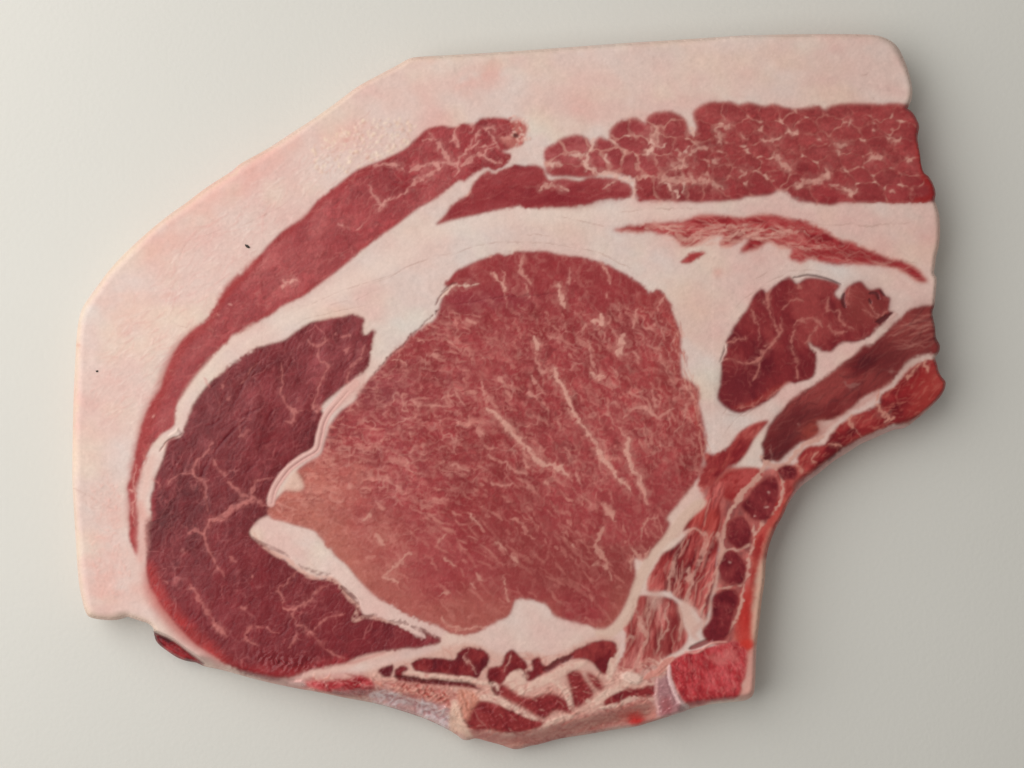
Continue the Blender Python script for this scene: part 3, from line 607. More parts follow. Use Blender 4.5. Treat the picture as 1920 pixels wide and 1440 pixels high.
veins(5, '1300,0 1330,90|5;1630,160 1600,250|6;750,1100 780,1140 870,1165|5;660,1220 720,1230 790,1222|4;1280,1330 1360,1440|6;1210,430 1220,500 1250,570 1305,625|5;1400,860 1480,790 1560,810 1600,850 1690,790|7;890,610 920,650|8;885,700 925,745|8;920,480 930,570 970,600|5;1010,550 1000,640|4;740,120 750,240|3;860,110 860,190|3;1570,700 1590,790|5;1520,790 1590,830|8;1380,900 1420,960|4;600,920 620,950|4;1640,420 1620,340|3;1460,480 1500,520|7;1480,240 1460,350|5;1340,560 1370,620|4;1690,390 1720,520|4;1735,640 1800,740 1840,880|4;1820,650 1830,760|4;1500,1230 1540,1330|7;580,880 600,960|4;840,1080 880,1140|4;440,1100 540,1150|6;460,700 500,780|5;220,750 280,790 420,780|6;600,640 650,760|6;710,620 740,660|8;1140,1150 1160,1220|4;970,1210 990,1230|7;1200,300 1180,360|5;980,390 1060,400|5;1760,780 1750,840|5;1570,320 1580,340|8;1310,160 1320,165|7;330,490 350,520|8;520,290 590,320|5;100,520 190,540|4;1380,200 1390,240|4;250,400 290,440|3', a=.6, c=(208, 142, 130), brk=.4)
veins(8, '390,280 320,350 235,415|9;230,420 330,450|6;720,70 790,150|5;870,220 930,280 990,350|5;1475,150 1430,240 1470,320 1525,440|7;1410,360 1480,360|4;920,410 918,500 945,560|5;600,180 535,232|5;200,200 245,240|9;560,650 600,700 700,715 820,705|4;1300,240 1310,260|5;580,320 640,370|4;1480,20 1540,100|7;540,530 620,510|3;130,110 170,70|8;730,460 760,490|4;1690,220 1700,130 1780,90|3;760,400 790,440|4;1640,270 1690,330|8;1700,330 1740,260|4;640,735 760,700|4;1620,400 1640,300|5', a=.6, c=(206, 146, 132), brk=.35)
m2 = line(q(5, '640,180 760,165 900,158 1050,155'), 2.4, 1.2); paint(m2, (112, 36, 42), .5); lift(m2, -.2)
m2 = line(q(5, '420,215 560,200 640,180'), 2.4, 1.2); paint(m2, (120, 40, 44), .4); lift(m2, -.15)
for i in range(46):                                   # saw marks on the upper left rim of the eye
    t = i / 45; xx = 702 + 122 * t + r2.normal() * 1; yy = 699 - 118 * t ** 0.92 + r2.normal() * 1
    m2 = mask(ell(xx, yy, 2.6, 1.3, -60), .7, sm=False); paint(m2, (120, 70, 66), .6); lift(m2, -.2)
for t in ('350,215 380,160 420,130', '385,140 440,100 470,95', '360,255 350,245', '400,150 440,115 '):
    m2 = line(q(5, t.strip()), 4, 1.3); paint(m2, (118, 60, 58), .7); lift(m2, -.2)
veins(5, '385,170 420,130 470,100|6;470,110 590,95|4', a=.7, c=(222, 186, 170))
for i in range(60):                                   # feathered right rim
    t = r2.uniform(0, 1); xx = 1262 + 58 * t + r2.normal() * 6; yy = 600 + 230 * t + r2.normal() * 14
    m2 = line([(xx, yy), (xx + 4 + r2.normal() * 3, yy + r2.uniform(8, 28))], 2.4, 1.2, sm=False); paint(m2, [(214, 150, 134), (164, 62, 56)][i % 2], .4)
# white fat pockets beside it
for t, b_ in (('1330,1180 1360,1150 1385,1180 1410,1240 1370,1262 1290,1258 1260,1300 1290,1240', 3),):
    m2 = mask(q(4, t), b_); paint(m2, (220, 184, 168), .9)
m2 = mask(q(7, '1110,185 1130,140 1190,110 1270,110 1350,135 1440,160 1480,190 1500,240 1560,290 1640,350 1690,420 1740,500 1830,560 1920,640 2000,690 2060,720 2090,760 2040,745 1920,690 1850,650 1750,640 1720,580 1620,475 1570,425 1460,400 1380,360 1290,300 1180,240'), 2.2)
paint(m2, fat_col(m2[0]) * 1.03, 1); lab(m2, 0); lift(m2, .12)
flecks(m2, 40, 35, 20, 2, .2, (200, 160, 146), 121, 12)
# seam crust and dark groove beside the inner fat
for t in ('1120,160 1150,220 1200,265 1290,320 1360,360 1410,400 1450,425 1560,435 1610,475 1670,550 1715,600 1690,665 1760,650 1850,660 1920,690',):
    m2 = line(q(7, t), 9, 3); paint((m2[0], m2[1] * np.clip(.8 + .5 * noise(m2[0], 7, 3), 0, 1)), (212, 162, 148), .75)
for o, t in ((7, '1380,352 1440,385 1500,405 1570,415'), (7, '1620,478 1680,530 1722,582'), (7, '1105,180 1130,210 1180,240 1290,290 1330,320'), (8, '0,480 60,530 100,570'), (8, '110,640 150,650 200,635'), (8, '270,665 330,680 380,695'), (8, '400,705 450,722 500,750 562,776')):
    m2 = line(q(o, t), 7, 1.6); paint((m2[0], m2[1] * np.clip(.85 + .5 * noise(m2[0], 9, 2), 0, 1)), (124, 78, 74), .6); lift(m2, -.3)
# membrane seam between the side muscle and the eye
seam = q(4, '1225,1330 1240,1260 1280,1190 1330,1130 1400,1080 1480,1030 1500,950 1525,860 1560,805 1620,740 1665,695 1700,662')
m2 = line(seam, 15, 2.5, taper=False); paint(m2, (214, 164, 156), .92); L[m2[0]][m2[1] > .5] = 16; lift(m2, .1)
m3 = line([(a + 1.5, b + 1) for a, b in seam[:11]], 2.4, 1.0); paint(m3, (150, 100, 98), .6); lift(m3, -.25)
m3 = line([(a - 4, b - 2) for a, b in seam], 2.0, 1.0); paint(m3, (236, 206, 196), .5); lift(m3, .06)
m2 = mask(q(4, '1620,700 1700,640 1760,600 1740,680 1690,740 1610,790 1570,800'), 3); paint(m2, (216, 170, 160), .7)

# narrow fat band between arc muscle and side muscle is lighter, with a fold
m2 = line(q(4, '1130,330 1000,430 900,520 820,620 760,700 715,790 705,870 700,930'), 12, 8); paint(m2, (226, 198, 184), .5)
m2 = line(q(4, '725,942 700,955 670,970 640,985 600,1040'), 3, 1.2); paint(m2, (140, 80, 74), .7); lift(m2, -.5)
m2 = line(q(4, '700,900 690,930 650,955'), 5, 2); paint(m2, (232, 206, 194), .7); lift(m2, .25)
paint(line(q(4, '560,1060 530,1160 510,1260 500,1350 520,1420'), 20, 9), (220, 176, 164), .6)
paint(line(q(7, '480,0 500,100 500,240 490,340'), 22, 9), (214, 152, 142), .55)
veins(4, '500,1050 520,1100 480,1200|3;540,1000 500,1090|3', a=.4, c=(190, 110, 100))

# ---- lower rim: spine side
band = mask(q(0, '640,1306 707,1318 800,1347 860,1378 967,1403 1100,1375 1250,1344 1300,1325 1300,1260 1240,1230 1200,1240 1120,1260 1000,1290 900,1270 780,1270 700,1262 600,1262 540,1276 480,1272 560,1290'), 5)
paint(band, (184, 112, 104), .65)
lb = mask(q(0, '560,1270 700,1285 850,1320 900,1370 1000,1385 1150,1350 1230,1330 1230,1370 1000,1420 800,1370 640,1320 540,1290'), 4)
net(lb, 26, 10, 1.6, 6, 7, .5, (150, 48, 50), gate=.1, warp=10, z=-.1)
net(band, 22, 15, 1.8, 3, 5, .5, (218, 170, 156), gate=0, warp=12, z=.12)
flecks(band, 420, 15, 26, 4.0, .5, (222, 178, 162), 131, 35, z=.12)
flecks(band, 420, 20, 22, 4.0, .5, (150, 62, 60), 132, 35, z=-.12)
flecks(band, 200, -20, 18, 3.0, .5, (206, 128, 112), 133, 40, z=.12)
N = ['400,905 430,885 470,880 560,880 640,892 655,850 720,830 790,833 832,870 830,920 790,960 770,1000 680,990 560,970 440,960 400,930',
     '830,940 900,920 920,860 960,833 1000,868 1042,908 1040,950 960,962 920,1010 870,1042 825,1000',
     '1070,900 1110,878 1140,920 1200,900 1300,850 1400,800 1490,778 1540,800 1553,860 1522,900 1502,972 1455,960 1400,900 1300,888 1200,940 1120,980 1060,1012 1018,990 1030,950 1075,950',
     '300,960 345,925 375,948 345,980 480,1000 640,1008 740,1030 792,1060 700,1045 500,1032 330,1012',
     '205,950 260,925 300,925 280,980 240,988',
     '870,1035 920,1035 1000,1090 1080,1100 1180,1078 1270,1120 1303,1170 1290,1192 1200,1180 1150,1222 1100,1210 1000,1150 920,1112 860,1070',
     '690,1190 740,1130 820,1128 930,1160 1040,1210 1125,1240 1120,1270 1000,1302 860,1292 740,1282 700,1240',
     '1265,960 1340,958 1370,1000 1422,1080 1400,1112 1330,1162 1300,1140 1290,1060',
     '1480,1120 1560,1070 1660,1050 1760,1038 1792,1080 1760,1102 1620,1110 1550,1152 1490,1152',
     '1380,960 1440,990 1482,1050 1440,1062 1390,1000']
fatN = mask(q(8, '140,960 400,880 700,800 900,860 1050,850 1200,860 1450,760 1560,800 1560,960 1700,980 1700,1060 1500,1080 1440,1180 1300,1220 1120,1220 920,1120 780,1110 640,1060 300,1010 150,1010'), 4)
paint(fatN, (206, 158, 144), .75)
flecks(fatN, 160, 10, 26, 4, .4, (196, 130, 118), 134, 35, z=-.08)
for i, s in enumerate(N):
    wild = 3.0 if i in (5, 7, 9) else 1.8
    sN = muscle(q(8, s), (120, 34, 38) if i < 5 else (136, 48, 48), (100, 24, 32) if i < 5 else (118, 36, 40), (146, 60, 56), 30 + i, scale=12, ang=80 if i < 5 else 30, an=1.5, k=i, amp=.5, rim=(146, 66, 60) if i > 4 else (112, 34, 38), rimw=3, gl=.45, b=wild, dome=-.1)
    if i > 4: flecks(sN, 7, 30, 14, 2.6, .35, (204, 146, 132), 140 + i, 40)
for t, wd, c in (('300,985 480,1010 660,1018 760,1040', 9, (84, 30, 30)), ('1140,950 1220,910 1300,870', 9, (100, 50, 50)), ('680,1160 690,1230 720,1270', 6, (110, 44, 36)), ('500,1100 560,1110 600,1130', 4, (130, 40, 36)), ('840,1000 870,1060 880,1090', 12, (100, 28, 32))):
    m2 = line(q(8, t), wd, 2.5); paint(m2, c, .7); lift(m2, -.5)
veins(8, '690,890 740,930 760,980|3;820,950 780,1000 800,1040|5;920,960 940,900 960,850|3;1040,940 1040,1000|6;400,970 560,985 700,1000|4;720,840 700,890|2;1200,950 1130,985|3', a=.6, c=(206, 150, 138))
# white strap fat under them
for t, wd in (('380,960 560,990 700,1005 860,1030 880,1060', 9), ('770,1100 860,1110 960,1160 1100,1230', 12), ('930,1010 1000,970 1010,1040 950,1030', 18), ('1000,1080 1090,1030 1200,980 1280,940 1380,900', 16), ('1120,1290 1200,1240 1300,1210', 14), ('1560,860 1520,940 1500,1000', 13), ('1380,1120 1420,1140 1480,1090 1560,1050 1660,1010', 14), ('1180,1000 1260,1060 1300,1180', 12), ('1450,1160 1540,1150 1640,1110 1700,1120', 9)):
    m2 = line(q(8, t), wd, 3); paint((m2[0], m2[1] * np.clip(.85 + .4 * noise(m2[0], 8, 4), 0, 1)), (220, 184, 168), .8); lift(m2, .15)
m2 = mask(ell(1183, 1271, 19, 11, 5), 2, sm=False); paint(m2, (224, 190, 176), .9); lift(m2, .7)
# pink bony rim
rim = mask(q(8, '740,1290 860,1310 1000,1320 1120,1290 1250,1240 1400,1200 1540,1170 1640,1130 1720,1120 1760,1180 1740,1240 1560,1262 1380,1300 1240,1320 1060,1370 980,1395 840,1350 720,1330'), 4)
paint(rim, (192, 108, 100), .75); L[rim[0]][(rim[1] > .5)] = 40
flecks(rim, 140, -14, 34, 3, .4, (218, 160, 144), 151, 12, z=.06)
flecks(rim, 80, -14, 30, 2.4, .35, (176, 76, 70), 152, 12, z=-.05)
for x_, y_, rx, ry, c, a in ((1192, 1348, 15, 12, (206, 22, 26), .95), (1180, 1340, 26, 12, (208, 80, 70), .5), (1010, 1392, 44, 6, (178, 70, 62), .5)):
    m2 = mask(ell(x_, y_, rx, ry, 0), 4, sm=False); paint(m2, c, a); wet(m2, .8)
# lavender membrane and orange bone crumbs on the lower left rim
mem = mask(q(8, '150,1090 240,1060 340,1090 460,1120 580,1150 620,1200 620,1300 480,1230 340,1180 200,1140'), 4)
paint(mem, (192, 144, 146), .6); wet(mem, .95); L[mem[0]][mem[1] > .5] = 41
flecks(mem, 90, 25, 16, 4, .5, (222, 204, 206), 153, 40, z=.15)
flecks(mem, 40, 25, 18, 4, .4, (160, 84, 92), 154, 40, z=-.1)
orange = mask(q(8, '250,1020 380,1020 560,1050 640,1080 620,1130 540,1130 440,1110 300,1060'), 4); paint(orange, (180, 100, 90), .6)
flecks(orange, 60, 20, 14, 4, .4, (214, 158, 142), 155, 50, z=.12); flecks(orange, 40, 20, 12, 3, .6, (160, 56, 48), 156, 50, z=-.2)
o2 = mask(q(8, '650,1070 720,1060 780,1110 730,1180 720,1230 680,1210 660,1150'), 3); paint(o2, (206, 140, 120), .75); lift(o2, .3)
flecks(o2, 20, 80, 16, 3, .5, (190, 112, 92), 157, 20, z=-.2)
o3 = mask(q(8, '630,1120 665,1160 690,1250 740,1330 700,1320 660,1300 610,1290 610,1200'), 2.5); paint(o3, (224, 186, 166), .9); L[o3[0]][o3[1] > .5] = 42; lift(o3, .3)
flecks(o3, 22, 80, 18, 2.4, .5, (206, 152, 132), 158, 14, z=-.2)
m11 = muscle(q(7, '1390,1030 1420,1015 1500,1010 1650,1000 1730,978 1800,1015 1785,1070 1700,1094 1600,1085 1450,1052'), (160, 48, 52), (142, 30, 38), (190, 90, 88), 43, scale=9, ang=10, an=1.6, k=5, amp=.7, b=3, gl=.9)
flecks(m11, 40, 10, 9, 2.4, .5, (210, 140, 134), 159, 50, z=.15)
pm = mask(q(7, '900,900 1000,960 1120,985 1300,1010 1400,1000 1400,1040 1200,1010 1050,972 930,940'), 4); paint(pm, (204, 140, 136), .65); wet(pm, .8)
flecks(pm, 90, 12, 14, 3, .5, (226, 176, 170), 160, 30, z=.1)
paint(line(q(7, '1400,990 1500,960 1640,930 1760,880 1920,850'), 12, 5), (220, 178, 166), .85)
paint(line(q(8, '0,905 60,910 120,890 250,850'), 5, 3), (176, 72, 74), .3)
# wet glints on the lower part of the side muscle
gz = mask(q(7, '1120,860 1250,860 1450,900 1480,950 1350,950 1180,910'), 9); wet(gz, 1.0)
Z[gz[0]] += gz[1] * (0.42 * noise(gz[0], 9, 2) + .12 * noise(gz[0], 4, 4))

# ---- sawn bone with its cartilage
pur = mask(q(9, '690,1010 720,990 760,980 800,1060 860,1140 880,1170 780,1200 700,1210 690,1100'), 3); paint(pur, (166, 112, 118), .85); L[pur[0]][pur[1] > .5] = 45
redp = mask(q(9, '720,1120 760,1100 780,1180 720,1200'), 4); paint(redp, (156, 52, 60), .6)
BN = q(9, '775,900 850,855 900,840 960,825 1080,800 1150,788 1205,850 1202,960 1175,1030 1163,1102 1050,1122 900,1152 840,1112 800,1040 768,960')
SBn = muscle(BN, (176, 50, 54), (154, 34, 42), (198, 84, 84), 44, scale=9, ang=70, an=2.2, k=6, amp=.7, b=1.6, gl=.5, fine=.10, rim=(196, 84, 84), rimw=4, dome=.3)
flecks(SBn, 260, 70, 9, 1.8, .4, (210, 116, 112), 171, 25, z=.08); flecks(SBn, 160, 70, 9, 1.8, .4, (140, 26, 36), 172, 25, z=-.08)
paint(line(q(9, '1000,870 1060,900 1100,850 1150,900'), 16, 8), (204, 116, 110), .5)
for t, wd, c, z in (('765,920 765,980 780,1040 810,1110 870,1165', 8, (222, 182, 180), .3), ('748,950 762,1040 795,1110', 2.5, (140, 90, 96), -.4), ('700,990 692,1060 700,1190', 6, (214, 160, 156), .2), ('790,880 740,910 700,960 620,1000', 13, (206, 134, 122), .2), ('850,845 920,850 1000,800 1090,790', 4, (216, 150, 140), .3), ('880,830 950,800 1000,780', 10, (128, 34, 38), -.6)):
    m2 = line(q(9, t), wd, 2); paint(m2, c, .85); lift(m2, z)
m2 = mask(q(9, '1205,850 1255,830 1250,1000 1240,1090 1200,1115 1160,1105 1175,1030 1202,960'), 3); paint(m2, (212, 150, 138), .85); L[m2[0]][m2[1] > .5] = 46
m2 = mask(q(9, '1285,330 1310,330 1310,450 1290,570 1275,700 1260,800 1230,800 1235,650 1250,480'), 4); paint(m2, (222, 180, 158), .85); L[m2[0]][m2[1] > .5] = 0
m2 = mask(ell(1400, 1208, 15, 9, 0), 3, sm=False); paint(m2, (202, 54, 44), .8)
paint(line(q(9, '1340,140 1310,230 1290,320'), 9, 4), (206, 128, 112), .6)
paint(line(q(6, '1500,900 1420,915 1300,955 1180,1020 1080,1090 980,1170 900,1230 830,1340'), 7, 3), (206, 150, 148), .7)
# the low flap of meat under the fat at the lower left
flap = muscle(q(0, '288,1184 300,1190 325,1202 352,1222 384,1246 350,1240 325,1234 305,1216 290,1205'), (136, 34, 40), (96, 28, 34), (158, 60, 60), 47, scale=7, ang=30, an=2, k=4, amp=.8, b=1.2, gl=.8, dome=0)

# ---- wander all edges a little, as cut tissue does
wa = np.clip(0.6 + 0.6 * noise(FULL, 110, 1), 0.15, 1.6)
dx = wa * (1.4 * noise(FULL, 19, 2, octv=1) + 0.8 * noise(FULL, 5, 4, octv=1))
dy = wa * (1.4 * noise(FULL, 19, 6, octv=1) + 0.8 * noise(FULL, 5, 7, octv=1))
sx = np.clip(XX + dx, 0, W - 1.01); sy = np.clip(YY + dy, 0, H - 1.01)

def samp(A, px, py):
    px = np.clip(px, 0, W - 1.01); py = np.clip(py, 0, H - 1.01)
    xi = px.astype(np.int32); yi = py.astype(np.int32); fx = px - xi; fy = py - yi
    if A.ndim == 3: fx = fx[..., None]; fy = fy[..., None]
    return (A[yi, xi] * (1 - fx) + A[yi, xi + 1] * fx) * (1 - fy) + (A[yi + 1, xi] * (1 - fx) + A[yi + 1, xi + 1] * fx) * fy

C = samp(C, sx, sy); Z = samp(Z, sx, sy); G = samp(G, sx, sy)
L = L[(sy + .5).astype(np.int32).clip(0, H - 1), (sx + .5).astype(np.int32).clip(0, W - 1)]
C *= (1 + 0.018 * noise(FULL, 2.1, 3, octv=1))[..., None]

# ---------------------------------------------------------------- mesh of the chop
STEP = 2.0
gx = np.arange(126, 1782, STEP); gy = np.arange(58, 1412, STEP)
nx, ny = len(gx), len(gy)
VX, VY = np.meshgrid(gx, gy)
def inside(px, py):
    ww = window(0, 0, W - 2, H - 2); return samp(OM, px, py) > .5
OM = fill(OUTS, (slice(0, H), slice(0, W)))
cx, cy = VX[:-1, :-1] + STEP / 2, VY[:-1, :-1] + STEP / 2
keep = inside(cx - .5, cy - .5)
# keep cells with two neighbours at least
pk = np.pad(keep, 1); keep &= (pk[:-2, 1:-1].astype(int) + pk[2:, 1:-1] + pk[1:-1, :-2] + pk[1:-1, 2:]) >= 2
cnt = np.zeros((ny, nx), int)
for a, b in ((0, 0), (0, 1), (1, 0), (1, 1)): cnt[a:ny - 1 + a, b:nx - 1 + b] += keep
# nearest outline point by jump flooding on the grid
dense = []
for i in range(len(OUTS)):
    a, b = OUTS[i], OUTS[(i + 1) % len(OUTS)]
    k = max(1, int(np.hypot(*(b - a)) / 0.8))
    for j in range(k): dense.append(a + (b - a) * j / k)
dense = np.array(dense, np.float32)
tn = np.roll(dense, -2, 0) - np.roll(dense, 2, 0)
tn /= np.linalg.norm(tn, axis=1, keepdims=True) + 1e-9
dn = np.stack([tn[:, 1], -tn[:, 0]], 1)                   # outward (outline runs clockwise on screen)
near = np.full((ny, nx), -1, int)
gi = np.clip(((dense[:, 1] - gy[0]) / STEP + .5).astype(int), 0, ny - 1); gj = np.clip(((dense[:, 0] - gx[0]) / STEP + .5).astype(int), 0, nx - 1)
near[gi, gj] = np.arange(len(dense))
def dd(n):
    r = np.hypot(VX - dense[n, 0], VY - dense[n, 1]); return np.where(n < 0, 1e9, r)
best = dd(near)
for step in (64, 32, 16, 8, 4, 2, 1, 1):
    for oy in (-step, 0, step):
        for ox in (-step, 0, step):
            if not (ox or oy): continue
            c = np.full((ny, nx), -1, int)
            ys0, ys1 = max(0, oy), ny + min(0, oy); xs0, xs1 = max(0, ox), nx + min(0, ox)
            c[ys0:ys1, xs0:xs1] = near[ys0 - oy:ys1 - oy, xs0 - ox:xs1 - ox]
            d = dd(c); u = d < best
            near = np.where(u, c, near); best = np.where(u, d, best)
bnd = (cnt > 0) & (cnt < 4)
PX = np.where(bnd, dense[near, 0], VX); PY = np.where(bnd, dense[near, 1], VY)
D = np.where(bnd, 0, best)
# rounding of the rim: wide on the fatty flanks, tight elsewhere
rad = 8 + 8 * sstep(900, 300, PX) * sstep(1230, 1100, PY) + 5 * sstep(150, 110, PY) + 2.0 * noise_at(PX / 60, PY / 60, 2)
t = np.clip(1 - D / rad, 0, 1)
drop = rad * (1 - np.sqrt(1 - np.clip(t, 0, .985) ** 2))
zz = 0.5 * samp(Z, PX - .5, PY - .5)
low = np.zeros((H, W), np.float32)
def sink(pts, mm, b):
    s = mask(pts, b); low[s[0]] = np.maximum(low[s[0]], s[1] * mm)
sink(q(0, '280,1182 300,1189 325,1201 352,1221 392,1250 340,1250 290,1225 270,1200'), 5.5, 1.5)
sink(q(0, '620,1306 700,1300 780,1318 850,1350 880,1376 980,1384 1060,1366 1140,1345 1215,1330 1228,1345 1230,1460 960,1470 780,1420 620,1350'), 5, 8)
sink(q(6, '1760,780 1600,850 1440,905 1240,980 1100,1070 980,1160 880,1240 960,1300 1300,1100 1700,950'), 3, 5)
sink(q(7, '850,900 1000,960 1200,1005 1400,1045 1400,1120 1000,1050 800,950'), 6, 6)
sink(q(9, '1220,1110 1290,1060 1280,1160 1100,1190 900,1210 850,1160 1060,1128'), 5, 5)
zz = zz - samp(low, PX - .5, PY - .5)
PZ = TOP + zz * 0.001 - drop * MM
DEP = (CAMD + TOP - PZ) / CAMD
WXm = (PX - W / 2) * MM * DEP; WYm = (H / 2 - PY) * MM * DEP
# normals of the smooth surface, shared by all the parts that meet on it
def grad(A): return np.gradient(A, STEP * MM)
dzy, dzx = grad(PZ)
NRM = np.stack([-dzx, dzy, np.ones_like(dzx)], -1)
out3 = np.stack([dn[near, 0], -dn[near, 1], np.full(near.shape, .55)], -1)
NRM = np.where(bnd[..., None], out3, NRM)
NRM /= np.linalg.norm(NRM, axis=-1, keepdims=True)
COL = samp(C, PX - .5, PY - .5); WET = samp(G, PX - .5, PY - .5)
CL = L[(cy).astype(int), (cx).astype(int)].copy(); CL[~keep] = -1
# clean crumbs of labels: a cell takes the label of its left/right pair when alone
for _ in range(2):
    p = np.pad(CL, 1, mode='edge')
    lone = (p[1:-1, 1:-1] != p[:-2, 1:-1]).astype(int) + (p[1:-1, 1:-1] != p[2:, 1:-1]) + (p[1:-1, 1:-1] != p[1:-1, :-2]) + (p[1:-1, 1:-1] != p[1:-1, 2:])
    r = np.where(p[1:-1, :-2] >= 0, p[1:-1, :-2], p[1:-1, 2:])
    CL = np.where((lone >= 3) & keep & (r >= 0), r, CL)

# ---------------------------------------------------------------- materials
def tissue(name, rough_dry, rough_wet, spec, sss, bump_d, scale, coat=0.0):
    m = bpy.data.materials.new(name); m.use_nodes = True
    nt = m.node_tree; b = nt.nodes['Principled BSDF']
    at = nt.nodes.new('ShaderNodeAttribute'); at.attribute_name = 'tissue'
    we = nt.nodes.new('ShaderNodeAttribute'); we.attribute_name = 'wet'
    tc = nt.nodes.new('ShaderNodeTexCoord')
    n = nt.nodes.new('ShaderNodeTexNoise'); n.inputs['Scale'].default_value = scale; n.inputs['Detail'].default_value = 4
    nt.links.new(tc.outputs['Object'], n.inputs['Vector'])
    mr = nt.nodes.new('ShaderNodeMapRange'); mr.inputs[3].default_value = .93; mr.inputs[4].default_value = 1.07
    nt.links.new(n.outputs['Fac'], mr.inputs[0])
    mx = nt.nodes.new('ShaderNodeVectorMath'); mx.operation = 'SCALE'
    nt.links.new(at.outputs['Color'], mx.inputs[0]); nt.links.new(mr.outputs[0], mx.inputs['Scale'])
    nt.links.new(mx.outputs[0], b.inputs['Base Color'])
    r = nt.nodes.new('ShaderNodeMapRange'); r.inputs[3].default_value = rough_dry; r.inputs[4].default_value = rough_wet
    nt.links.new(we.outputs['Fac'], r.inputs[0]); nt.links.new(r.outputs[0], b.inputs['Roughness'])
    b.inputs['Specular IOR Level'].default_value = spec
    b.inputs['Subsurface Weight'].default_value = sss
    b.inputs['Subsurface Radius'].default_value = (1.0, .45, .3)
    b.inputs['Subsurface Scale'].default_value = 0.002
    bp = nt.nodes.new('ShaderNodeBump'); bp.inputs['Strength'].default_value = .5; bp.inputs['Distance'].default_value = bump_d
    n2 = nt.nodes.new('ShaderNodeTexNoise'); n2.inputs['Scale'].default_value = scale * .8; n2.inputs['Detail'].default_value = 3
    nt.links.new(tc.outputs['Object'], n2.inputs['Vector'])
    nt.links.new(n2.outputs['Fac'], bp.inputs['Height']); nt.links.new(bp.outputs[0], b.inputs['Normal'])
    return m
M_FAT = tissue('pale_fat', .58, .4, .22, .0, .00006, 1600)
M_MEAT = tissue('raw_meat', .50, .18, .22, .0, .00012, 1700)
M_BONE = tissue('bone', .60, .3, .35, .0, .00018, 1800)
M_MEM = tissue('membrane', .4, .12, .7, .0, .00012, 1500)

# ---------------------------------------------------------------- objects
def thing(name, loc, label, cat, group=None):
    o = bpy.data.objects.new(name, None); col.objects.link(o)
    o.location = loc; o.empty_display_size = .02
    o['label'] = label; o['category'] = cat
    if group: o['group'] = group
    return o

chop = thing('pork_chop', (0, 0, 0), 'thick raw bone-in pork chop with pale fat cap, lying flat on the white board', 'pork chop')

CI, CJ = np.nonzero(keep)
lab_of = CL[CI, CJ]
vid = np.arange(ny * nx).reshape(ny, nx)
quads = np.stack([vid[CI + 1, CJ], vid[CI + 1, CJ + 1], vid[CI, CJ + 1], vid[CI, CJ]], 1)   # counter-clockwise seen from above
VXm = np.stack([WXm.ravel(), WYm.ravel(), PZ.ravel()], 1)
NR = NRM.reshape(-1, 3); CO = COL.reshape(-1, 3); WE = WET.ravel(); OUTV = np.stack([dn[near, 0], -dn[near, 1]], -1).reshape(-1, 2); BN_ = bnd.ravel()
edge_owner = {}

